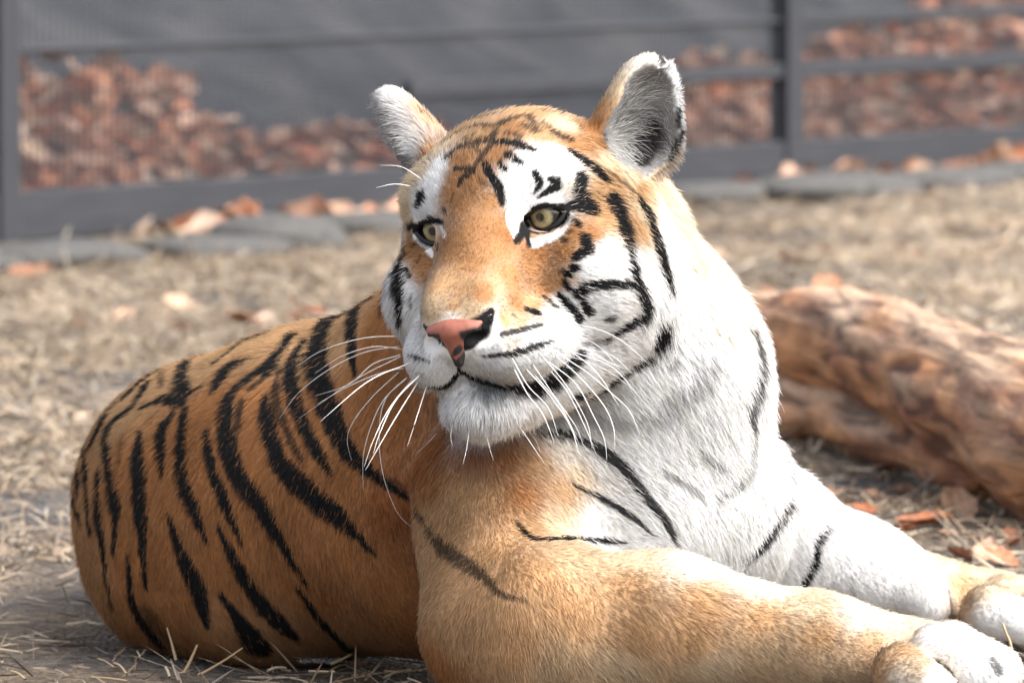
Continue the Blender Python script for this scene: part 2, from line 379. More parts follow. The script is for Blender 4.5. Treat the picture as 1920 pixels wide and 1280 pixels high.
ns = N(n_, 'ShaderNodeTexNoise'); ns.inputs['Scale'].default_value = 7; n_.links.new(tc.outputs['Object'], ns.inputs[0])
r2 = ramp(n_, [(.3, (.6, .6, .6)), (.7, (1.25, 1.25, 1.25))]); n_.links.new(ns.outputs[0], r2.inputs[0])
mx = N(n_, 'ShaderNodeMix', data_type='RGBA', blend_type='MULTIPLY'); mx.inputs[0].default_value = 1; n_.links.new(rr.outputs[0], mx.inputs[6]); n_.links.new(r2.outputs[0], mx.inputs[7])
n_.links.new(mx.outputs[2], b_.inputs['Base Color']); b_.inputs['Roughness'].default_value = .7; b_.inputs['Specular IOR Level'].default_value = .25
LM = [leaf_mesh(i) for i in range(8)]
for m in LM: m.materials.append(lfm)
def leaf(x, y, size, label, group, tilt=.5, name='fallen_leaf', P=None):
    p = G(x, y)[:2] if P is None else P
    z = float(gz(np.array([p]))[0])
    o = obj(name, random.choice(LM), label=label, category='leaf')
    if group: o['group'] = group
    o.location = (p[0], p[1], z+size*.08); o.scale = (size, size, size*.9)
    o.rotation_euler = (random.uniform(-tilt, tilt), random.uniform(-tilt, tilt), random.uniform(0, 6.28)); return o
# single leaves in the enclosure
for x, y, s_, lab in ((575, 588, .075, 'lone curled orange leaf on dead grass behind the tiger back'), (1790, 948, .085, 'upright curled tan leaf in the litter before the log'), (1735, 975, .075, 'flat pinkish leaf lying before the log near the tan leaf'), (1500, 805, .05, 'small pale pink leaf at the log branch end beside the tiger chest'), (165, 765, .06, 'orange leaf flat in the grass beside the tiger hip'), (672, 1238, .035, 'small red leaf scrap on soil under the tiger belly'), (1680, 985, .06, 'rosy curled leaf in litter between the far foreleg and the log'), (60, 515, .10, 'broad pinkish leaf lying before the grey kerb stone'),
                         (1345, 480, .06, 'single orange leaf on straw beside the tiger neck')):
    leaf(x, y, s_, lab, None, .7)
for i in range(40):
    leaf(random.uniform(1480, 1900), random.uniform(870, 1050), random.uniform(.03, .05), 'dry brown leaf in the litter between foreleg and log', 'leaf litter before the log')
for i in range(44):
    x = random.choice([random.uniform(30, 730), random.uniform(1300, 1900)]); q = fpt(x)
    leaf(0, 0, random.uniform(.09, .15), 'orange dry leaf caught along the foot of the wire fence', 'leaves along the fence foot', .8, P=fp(q, 0, -random.uniform(.06, .16))[:2])
for i in range(22):
    x = random.choice([random.uniform(20, 600), random.uniform(1340, 1900), random.uniform(1340, 1900)]); y = random.uniform(460, 600) if x > 1000 else random.uniform(520, 620)
    leaf(x, y, random.uniform(.045, .08), 'pale dry leaf lying on the straw inside the fence', 'leaves on the straw', .6)
# leaves on the bank behind the fence: the nearest ones singly, the rest as one mass
TT = np.arange(14.5, 34, .08)
def bank_point(x, y):
    d = (x-960)/FPX*XC-(y-640)/FPX*YC+ZC
    p = CP+d*TT[:, None]; k = np.argmax(p[:, 2] <= gz(p[:, :2]))
    return p[k] if k > 0 else None
def bank_pixel():
    r = random.random()
    if r < .66:
        x = random.uniform(1230, 1960); top = 150 if x < 1480 else 150-(x-1480)*.5
        return x, top+(300-top)*random.random()**.8
    if r < .85:
        x = random.uniform(-40, 330); return x, random.uniform(175, 395)
    x = random.uniform(300, 1250); return x, random.uniform(270, 360)
bank = []
while len(bank) < 215:
    p = bank_point(*bank_pixel())
    if p is not None and behind(p[None])[0] > .1: bank.append(p)
for p in bank:
    o = leaf(0, 0, random.uniform(.07, .12), 'russet dry leaf on the bank behind the wire fence', 'leaves on the bank behind the fence', .9, P=p[:2])
    o.location.z += .02
Vs, Fs, k = [], [], 0
base = [np.array([v.co for v in m.vertices]) for m in LM]; fac = np.array([list(p.vertices) for p in LM[0].polygons])
n_more = 0
while n_more < 1900:
    p = bank_point(*bank_pixel())
    if p is None: continue
    s_ = random.uniform(.05, .10); R3 = np.array(Matrix.Rotation(random.uniform(0, 6.28), 3, 'Z')@Matrix.Rotation(random.uniform(-.9, .9), 3, 'X'))
    p = p+np.array([random.uniform(-.05, .05), random.uniform(-.05, .05), 0]); p[2] = gz(p[None, :2])[0]+.01
    Vs.append(base[n_more % 8]@R3.T*s_+p); Fs.append(fac+k); k += 45; n_more += 1
lit = npmesh('leaf_litter', np.concatenate(Vs), np.concatenate(Fs))
lcol = np.array([(.46, .17, .08), (.56, .26, .15), (.62, .38, .27), (.70, .50, .40), (.28, .13, .07), (.46, .36, .27)])
color_attr(lit, np.repeat(lcol[rng.integers(0, 6, n_more)]*rng.uniform(.7, 1.2, n_more)[:, None], 45, 0))
obj('leaf_litter', lit, smat, kind='stuff', label='mass of russet leaf litter covering the bank behind the fence', category='leaves')

# ------------------------------------------------------------------ stalks, twigs and a tuft of shed fur in the foreground
stm, n_, b_ = mat('dry_stalk'); oi = N(n_, 'ShaderNodeObjectInfo'); rr = ramp(n_, [(0, (.50, .38, .22)), (.5, (.36, .24, .13)), (1, (.62, .52, .36))]); n_.links.new(oi.outputs['Random'], rr.inputs[0]); n_.links.new(rr.outputs[0], b_.inputs['Base Color']); b_.inputs['Roughness'].default_value = .6


FUR_COUNT = 660000
# ------------------------------------------------------------------ tiger: head frame
YAW, PIT, ROL = math.radians(24), math.radians(15), math.radians(7)
def _roll(v): return np.array([v[0]*math.cos(ROL)-v[1]*math.sin(ROL), v[0]*math.sin(ROL)+v[1]*math.cos(ROL), v[2]])
hF = _roll((-math.sin(YAW)*math.cos(PIT), -math.sin(PIT), math.cos(YAW)*math.cos(PIT)))
hU = _roll((-math.sin(YAW)*math.sin(PIT), math.cos(PIT), math.cos(YAW)*math.sin(PIT)))
hR = _roll((math.cos(YAW), 0, math.sin(YAW)))
_C2W = np.stack([XC, YC, -ZC])                     # camera axes (right, up, towards the viewer) in world
hF, hU, hR = hF@_C2W, hU@_C2W, hR@_C2W
HE = W(917, 422, 6.90)                             # midpoint between the eyes
def H(r, f, u): return HE+r*hR+f*hF+u*hU
HROT = np.stack([hR, hF, hU])                      # world -> head axes
def px(n, zc): return n*zc/FPX

def ear_frame(g):
    base = np.array((.112, -.138, .014)) if g > 0 else np.array((-.111, -.134, .020))
    a = norm(np.array((.37, -.16, .92) if g > 0 else (-.40, -.16, .92)))
    n = np.array((.62, .78, .05) if g > 0 else (-.86, .52, .05)); n = norm(n-a*(n@a)); return base, a, n, np.cross(a, n)
def build_tiger_sdf():
    s = SDF()
    def B(a, b, k=.05):
        s.cone(W(*a[:3]), px(a[3], a[2]), W(*b[:3]), px(b[3], b[2]), k)
    # trunk
    B((880, 765, 7.35, 243), (600, 892, 7.5, 262)); B((600, 892, 7.5, 262), (408, 937, 7.65, 246))
    B((815, 988, 7.28, 242), (600, 953, 7.44, 263)); B((600, 950, 7.45, 262), (430, 950, 7.55, 246))
    B((408, 937, 7.65, 240), (480, 905, 8.0, 222))
    B((360, 1050, 7.55, 170), (470, 1090, 7.42, 140), .08)                # near thigh
    # tail lying behind
    tp = [W(470, 960, 8.15), np.array([-.30, 8.45, .05]), np.array([-.05, 8.6, .04]), np.array([.15, 8.5, .035])]
    for i in range(3): s.cone(tp[i], .05-.008*i, tp[i+1], .045-.008*i, .04)
    # neck and chest
    B((1080, 430, 7.15, 165), (880, 750, 7.35, 243), .05)
    B((1128, 470, 7.08, 162), (1185, 700, 7.12, 235)); B((1185, 700, 7.12, 235), (1200, 900, 7.14, 242))
    B((1300, 980, 7.17, 175), (1150, 960, 7.1, 200))
    # near (right) fore limb
    B((960, 930, 7.06, 186), (940, 1180, 6.94, 136), .03)
    B((940, 1180, 6.94, 136), (1010, 1182, 6.92, 160), .03)
    B((1010, 1182, 6.92, 160), (1250, 1170, 6.9, 124), .03)
    B((1250, 1170, 6.9, 124), (1540, 1213, 6.88, 90), .03)
    B((1540, 1213, 6.88, 90), (1730, 1245, 6.87, 82), .03)
    for (x, y, z, r, x2, y2, z2, r2) in ((1690, 1262, 6.79, 55, 1745, 1300, 6.75, 50), (1760, 1232, 6.83, 64, 1845, 1276, 6.80, 56),
                                         (1780, 1226, 6.90, 62, 1862, 1262, 6.89, 54), (1770, 1228, 6.96, 52, 1830, 1252, 6.97, 46)):
        B((x, y, z, r), (x2, y2, z2, r2), .007)
    # far (left) fore limb
    B((1330, 900, 7.35, 140), (1435, 1000, 7.45, 110), .05); B((1420, 1080, 7.45, 105), (1435, 1000, 7.45, 110), .03)
    B((1435, 1000, 7.45, 110), (1620, 1075, 7.48, 88), .03); B((1620, 1075, 7.48, 88), (1748, 1120, 7.5, 68), .03)
    B((1748, 1120, 7.5, 68), (1860, 1136, 7.5, 68), .02)
    B((1720, 1112, 7.45, 54), (1740, 1130, 7.44, 48), .02)              # wrist pad
    for (x, y, z, r, x2, y2, z2, r2) in ((1850, 1148, 7.42, 50, 1915, 1172, 7.4, 44), (1880, 1132, 7.47, 54, 1965, 1160, 7.46, 48),
                                         (1890, 1128, 7.54, 52, 1975, 1150, 7.54, 46)):
        B((x, y, z, r), (x2, y2, z2, r2), .007)
    # head
    def E(r, f, u, rr, rf, ru, k=.02, sub=False, rot=None):
        M = HROT if rot is None else rot@HROT
        s.ell(H(r, f, u), (rr, rf, ru), k, M, sub)
    def Cn(a, ra, b, rb, k=.02, sub=False): s.cone(H(*a), ra, H(*b), rb, k, sub)
    E(0, -.088, -.010, .114, .122, .102, .04)
    Cn((0, -.03, .0), .05, (0, .03, -.03), .044, .03)
    Cn((0, .03, -.03), .044, (0, .112, -.076), .036, .02)
    for g in (-1, 1):
        E(g*.024, .066, -.056, .026, .066, .032, .025)                     # flat broad bridge
        E(g*.058, -.036, .032, .036, .036, .022, .035)                    # brow
        E(g*.084, -.016, -.068, .044, .060, .054, .03)                   # cheek bone
        E(g*.082, -.055, -.10, .045, .075, .066, .03)                    # jowl
        E(g*.098, -.105, -.072, .045, .06, .095, .035)                   # ruff
        E(g*.036, .088, -.106, .041, .052, .035, .022)                   # whisker pad
        E(g*.058, .046, -.112, .028, .054, .034, .03)
        Cn((g*.016, .06, -.158), .031, (g*.055, -.05, -.145), .045, .03)
    Cn((0, .104, -.085), .030, (0, .118, -.078), .026, .012)
    E(-.006, .094, -.160, .043, .042, .028, .015)                            # chin
    E(0, -.02, -.15, .07, .08, .045, .04)
    # ears
    for g in (-1, 1):
        base, a, n, wv = ear_frame(g)
        M = np.stack([wv, n, a]); c = base+.045*a
        E(*(base+.028*a), .049, .032, .046, .02, rot=M); E(*(base+.064*a), .037, .025, .050, .02, rot=M)
        E(*(base+.034*a+.026*n), .039, .033, .042, .008, True, M); E(*(base+.066*a+.022*n), .028, .027, .040, .01, True, M)
        if g > 0:                                    # torn notch in the rim
            ze = float((H(*c)-CP)@ZC)
            for (x, y, r) in ((1241, 100, 13), (1239, 118, 8), (1237, 136, 5)):
                s.cone(W(x, y, ze-.07), px(r, ze), W(x, y, ze+.07), px(r, ze), .004, True)
    # mouth, eyes
    for g in (-1, 1):
        m = [(0, .150, -.124), (g*.036, .134, -.139), (g*.070, .075, -.142), (g*.088, .02, -.132)]
        for i in range(3): Cn(m[i], .005, m[i+1], .005, .006, True)
        rot = np.array(Matrix.Rotation(g*math.radians(-16), 3, 'Y'))
        E(g*.061, .004, 0, .0265, .020, .0125, .006, True, rot)
        E(g*.061, -.012, 0, .019, .018, .019, .004, True)
    for g in (-1, 1): E(g*.027, .150, -.079, .013, .016, .008, .004, True)
    Cn((0, .162, -.094), .004, (0, .150, -.124), .004, .006, True)
    return s
t1 = time.time()
SD = build_tiger_sdf()
los = np.array([SDF.bbox(p)[0] for p in SD.p if not p[6]]).min(0)-.02; his = np.array([SDF.bbox(p)[1] for p in SD.p if not p[6]]).max(0)+.02
HS = .0045
D, lo = SD.grid(los, his, HS)
zz = lo[2]+HS*np.arange(D.shape[2], dtype=np.float32)
D = np.maximum(D, (-.016-zz)[None, None, :])
BV, BF = surface_nets(D, lo, HS)
del D
# finer mesh on the head, settled on the modelled surface
bm = bmesh.new()
_m = npmesh('t', BV, BF); bm.from_mesh(_m); bpy.data.meshes.remove(_m)
hc = Vector(H(0, .03, -.04))
ed = [e for e in bm.edges if (e.verts[0].co-hc).length < .175 and (e.verts[1].co-hc).length < .175]
bmesh.ops.subdivide_edges(bm, edges=ed, cuts=1, use_grid_fill=True)
bmesh.ops.triangulate(bm, faces=[f for f in bm.faces if len(f.verts) > 3])
bm.normal_update()
V = np.array([v.co for v in bm.verts], np.float32); NV = np.array([v.normal for v in bm.verts], np.float32)
for _ in range(3):
    m = V[:, 2] > -.011
    d = SD.at(V[m]); V[m] -= NV[m]*np.clip(d, -.003, .003)[:, None]
BT = np.array([[v.index for v in f.verts] for f in bm.faces], np.int32)
bm.free()
body_mesh = npmesh('body', V, BT)
VN = np.empty(len(V)*3, np.float32); body_mesh.vertices.foreach_get('normal', VN); VN = VN.reshape(-1, 3)
print('tiger mesh', len(V), len(BT), round(time.time()-t1, 1), 's')
BVH = BVHTree.FromPolygons(V.tolist(), BT.tolist())
def ray(x, y):
    d = (x-960)/FPX*XC-(y-640)/FPX*YC+ZC; d = d/np.linalg.norm(d)
    h = BVH.ray_cast(Vector(CP), Vector(d), 30)
    if h[0] is None: return None
    return np.array(h[0]), np.array(h[1]), h[3]
# ------------------------------------------------------------------ tiger: coat pattern (3D control points and strokes on the surface)
O_, R_, L_, C_, T_, W_, Y_, K_ = [np.array(c) for c in ((.40, .178, .066), (.31, .115, .038), (.49, .295, .15), (.69, .55, .38), (.49, .355, .22), (.88, .88, .875), (.40, .41, .42), (.010, .010, .011))]
M_ = (C_+W_)/2; F_ = np.array([.365, .185, .080])   # face tan
CT = [  # pixel x, y, colour, growth direction in the picture (x right, y down), hair length mm
 # nose bridge, forehead
 (850,575,L_,.1,-1,4),(815,580,T_,0,-1,4),(885,585,T_,.2,-1,4),(845,594,M_,.1,-1,4),(870,540,L_,.1,-1,5),(905,550,F_,.4,-1,5),(830,530,L_,0,-1,5),(885,490,F_,.1,-1,6),(850,460,F_,0,-1,6),(930,460,F_,.3,-1,6),
 (900,420,F_,.1,-1,7),(940,420,F_,.2,-1,7),(870,380,F_,0,-1,8),(920,380,F_,.1,-1,8),(890,340,F_,0,-1,10),(870,300,F_,-.2,-1,11),(930,290,F_,.1,-1,11),(905,255,L_,0,-1,12),(860,250,L_,-.3,-1,12),(960,245,F_,.2,-1,12),(1000,215,L_,.3,-1,13),(1050,195,L_,.4,-1,13),(930,210,L_,.1,-1,13),(1020,250,L_,.4,-1,12),(1055,235,C_,.6,-.8,12),(1075,270,F_,.6,-.8,12),
 (1040,300,W_,.5,-.8,10),(990,320,W_,.3,-1,8),(965,340,W_,.2,-1,7),(1060,325,W_,.7,-.7,10),(1035,375,W_,.6,-.8,6),(1075,350,M_,.8,-.6,10),(970,370,W_,.2,-1,6),(1000,300,W_,.3,-1,9),
 (830,310,W_,-.4,-.9,9),(810,350,W_,-.5,-.8,9),(790,385,W_,-.6,-.5,9),(835,270,C_,-.4,-.9,12),(852,300,F_,-.2,-1,10),(858,330,F_,-.1,-1,9),(845,360,F_,0,-1,8),(945,440,np.array([.32,.14,.055]),.3,-1,6),(1005,475,np.array([.33,.15,.06]),.9,-.1,8),(880,440,F_,.1,-1,6),(800,290,F_,-.5,-.7,14),(780,330,C_,-.8,-.2,16),(760,380,C_,-.9,.2,16),(748,430,C_,-.8,.5,16),
 # far cheek
 (770,470,F_,-.8,.3,8),(790,490,F_,-.8,.3,7),(800,505,F_,-.6,.5,6),(745,520,W_,-.6,.8,18),(760,560,W_,-.6,.8,14),(775,600,W_,-.6,.8,10),(735,560,W_,-.5,.9,18),
 # near cheek
 (960,520,F_,.7,-.5,7),(1000,500,F_,.8,-.2,8),(1060,470,F_,1,.0,9),(1080,440,F_,1,-.1,9),(1115,440,F_,1,0,12),(1130,410,L_,1,-.1,13),(1120,370,L_,1,-.2,12),(1150,345,L_,.9,.1,14),(1020,540,F_,.9,.1,8),(970,570,F_,.8,0,7),(945,600,L_,.8,.1,7),(1000,570,L_,.9,.1,8),(1030,590,M_,1,.1,10),(970,600,T_,.9,.1,8),(1045,530,L_,1,.1,10),
 (1110,500,W_,1,.1,15),(1060,560,W_,1,.2,12),(1130,560,W_,1,.2,16),(1110,620,W_,1,.3,17),(1140,470,W_,1,.1,16),(1060,610,W_,1,.2,12),(1190,430,L_,.8,.5,18),(1195,500,W_,.8,.5,20),(1225,560,W_,.7,.7,25),(1210,400,C_,.7,.6,18),(1250,440,W_,.5,.8,26),(1270,400,C_,.4,.9,26),(1285,480,M_,.4,.9,26),(1260,520,W_,.5,.8,28),(1240,360,C_,.5,.8,20),(1180,330,C_,.7,.6,16),(1140,300,C_,.7,.5,15),(1200,360,L_,.7,.6,16),(1100,275,F_,.7,.3,14),(1130,270,F_,.6,.5,14),
 # muzzle, chin, jaw
 (925,640,W_,.8,.3,8),(960,640,M_,.9,.2,8),(1000,630,W_,1,.2,9),(1000,665,W_,.9,.4,9),(1050,645,W_,1,.3,12),(900,685,W_,.4,.8,8),(950,690,W_,.6,.7,8),(1010,688,W_,.7,.7,7),(1040,668,W_,.8,.6,8),(805,655,W_,-.4,.8,7),(775,645,W_,-.9,.3,9),(820,695,W_,-.2,.9,9),(785,690,W_,-.6,.7,10),(925,605,W_,.8,-.2,6),
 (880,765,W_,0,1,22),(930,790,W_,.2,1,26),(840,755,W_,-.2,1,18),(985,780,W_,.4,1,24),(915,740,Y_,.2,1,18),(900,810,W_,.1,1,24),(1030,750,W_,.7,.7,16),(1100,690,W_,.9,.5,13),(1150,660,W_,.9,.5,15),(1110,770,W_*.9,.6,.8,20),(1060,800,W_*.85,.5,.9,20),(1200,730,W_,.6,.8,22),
 # neck and chest
 (1280,600,W_,.5,.8,27),(1300,690,W_,.4,.9,28),(1250,800,W_,.5,.85,27),(1335,560,M_,.4,.9,22),(1310,500,C_,.4,.9,20),(1300,545,W_,.4,.9,22),(1365,610,M_,.4,.9,24),(1400,700,W_,.3,.9,27),(1435,760,W_,.4,.9,27),(1350,800,W_,.3,.95,28),(1200,850,W_,.6,.75,20),(1130,870,W_,.7,.6,18),(1070,850,M_,.7,.6,16),(1100,830,W_,.7,.7,22),(1300,900,W_,.4,.9,24),(1420,900,W_,.3,.95,24),(1455,850,W_,.5,.85,22),(1340,980,W_,.4,.9,19),(1230,950,W_,.6,.75,20),(1270,1020,W_,.7,.5,16),(1400,1020,W_,.5,.8,20),
 (1000,870,L_,.6,.7,14),(950,860,O_,.3,.9,14),(890,850,R_,.1,1,16),(820,840,R_,0,1,16),(790,880,R_,0,1,16),(1090,890,C_,.7,.6,14),(1060,920,L_,.7,.6,12),(1150,960,W_,.8,.5,13),
 # near fore limb
 (810,920,O_,0,1,12),(860,920,L_,.1,1,12),(920,930,L_,.3,.9,12),(980,930,O_,.5,.8,12),(800,980,L_,-.1,1,12),(850,1010,L_,.1,1,12),(920,1030,L_,.3,.9,12),(990,990,L_,.6,.7,11),(1050,990,C_,.8,.5,11),(1130,1005,W_,1,.2,11),(1190,1010,W_,1,.3,11),(830,1080,L_,0,1,12),(850,1180,L_,0,1,12),(820,1250,O_,-.1,1,12),(900,1120,L_,.1,1,12),(960,1200,L_,.2,1,12),(1000,1080,L_,.5,.8,11),(1080,1040,T_,.9,.4,11),(1080,1150,L_,.5,.85,12),(1050,1260,T_,.3,.95,14),(1180,1100,L_,.9,.4,12),(1200,1050,C_,1,.3,11),(1200,1190,L_,.7,.7,12),(1170,1265,C_,.5,.9,16),(1320,1130,L_,.95,.35,12),(1300,1060,M_,1,.25,11),(1300,1200,L_,.8,.55,12),(1330,1265,C_,.6,.8,16),(1420,1095,M_,1,.3,11),(1430,1160,L_,.95,.35,11),(1450,1230,T_,.85,.5,12),(1530,1140,C_,1,.3,10),(1540,1190,L_,.95,.2,10),(1560,1250,T_,.9,.3,11),(1610,1160,M_,1,.1,9),(1630,1200,L_,1,.0,9),(1650,1250,L_,1,-.1,9),(1690,1275,M_,.9,.3,8),(1705,1258,T_,.9,.3,8),(1690,1185,C_,1,.15,8),(1700,1220,L_,1,.2,8),(1720,1265,T_,.9,.4,8),(1760,1190,W_,1,.3,8),(1790,1230,M_,1,.5,8),(1845,1220,W_,1,.6,8),(1840,1262,W_,.8,.7,8),(1745,1285,W_,.8,.6,8),(1885,1255,W_,.8,.7,8),
 # far fore limb
 (1530,940,W_,.8,.6,18),(1600,985,W_,.85,.5,15),(1530,1060,W_,.7,.7,14),(1590,1090,W_,.8,.6,12),(1650,1050,W_,.9,.4,12),(1680,1110,W_,.8,.5,11),(1715,1060,M_,.9,.3,10),(1745,1130,W_,.4,.9,10),(1775,1070,C_,1,.3,9),(1800,1090,L_,1,.2,9),(1810,1125,L_,.95,.4,9),(1860,1085,C_,1,.2,9),(1870,1110,C_,1,.4,9),(1860,1160,W_,.9,.6,9),(1905,1150,W_,.9,.6,9),
 # flank and back
 (700,620,O_,-.1,1,12),(690,700,O_,0,1,12),(720,800,O_,.1,1,12),(640,650,L_,-.2,1,14),(570,660,L_,-.4,.9,15),(480,660,L_,-.6,.75,15),(400,680,L_,-.65,.75,15),(310,720,L_,-.6,.8,15),(220,790,L_,-.4,.9,15),(165,880,(O_*.75+T_*.25),-.1,1,15),(160,980,(O_*.75+T_*.25),.1,1,15),(220,900,O_,-.1,1,14),(300,850,O_,-.2,1,14),(390,780,O_,-.4,.9,14),(380,900,O_,-.1,1,14),(480,780,O_,-.3,.95,14),(470,900,O_,0,1,14),(580,780,O_,-.1,1,14),(570,920,O_,.1,1,14),(660,900,O_,.2,1,12),(740,960,R_,.2,1,11),(650,1050,O_,.3,1,12),(740,1080,O_,.3,1,11),(760,1180,O_,.2,1,11),(540,1060,O_,.2,1,14),(420,1060,O_,.1,1,14),(310,1060,O_,.1,1,14),(240,1060,O_,.1,1,14),(190,1060,(O_*.75+T_*.25),.1,1,14),(280,1150,O_,.2,1,12),(400,1170,(O_*.75+T_*.25),.3,1,12),(520,1180,(O_*.75+T_*.25),.3,1,12),(640,1190,(O_*.75+T_*.25),.3,.95,12),(740,1210,(O_*.75+T_*.25),.3,.95,12),(350,1130,O_,.2,1,12),(600,1120,O_,.3,1,12),
 # ears
 (1150,160,C_,.2,-1,9),(1125,210,L_,.1,-1,9),(1115,235,O_,.1,-1,10),(1205,115,M_,.3,-1,7),(1275,215,Y_*1.3,.5,.2,9),(1250,140,Y_*1.4,.3,-.8,8),(1275,290,Y_,.3,.6,10),(1262,335,O_,.2,.9,16),
 (770,195,L_,-.1,-1,9),(795,215,L_,-.1,-1,9),(735,168,W_,-.2,-1,8),(722,210,W_*.8,-.9,0,14),(740,260,Y_*1.2,-.9,.3,18),(765,280,W_*.8,-.9,.3,18),(750,225,Y_,-.9,.2,16),(745,195,Y_*1.5,-.8,-.2,12),
]
K1 = (0, 1.0)
def ST(pts, a=1.0, c=0): return (pts, a, c)
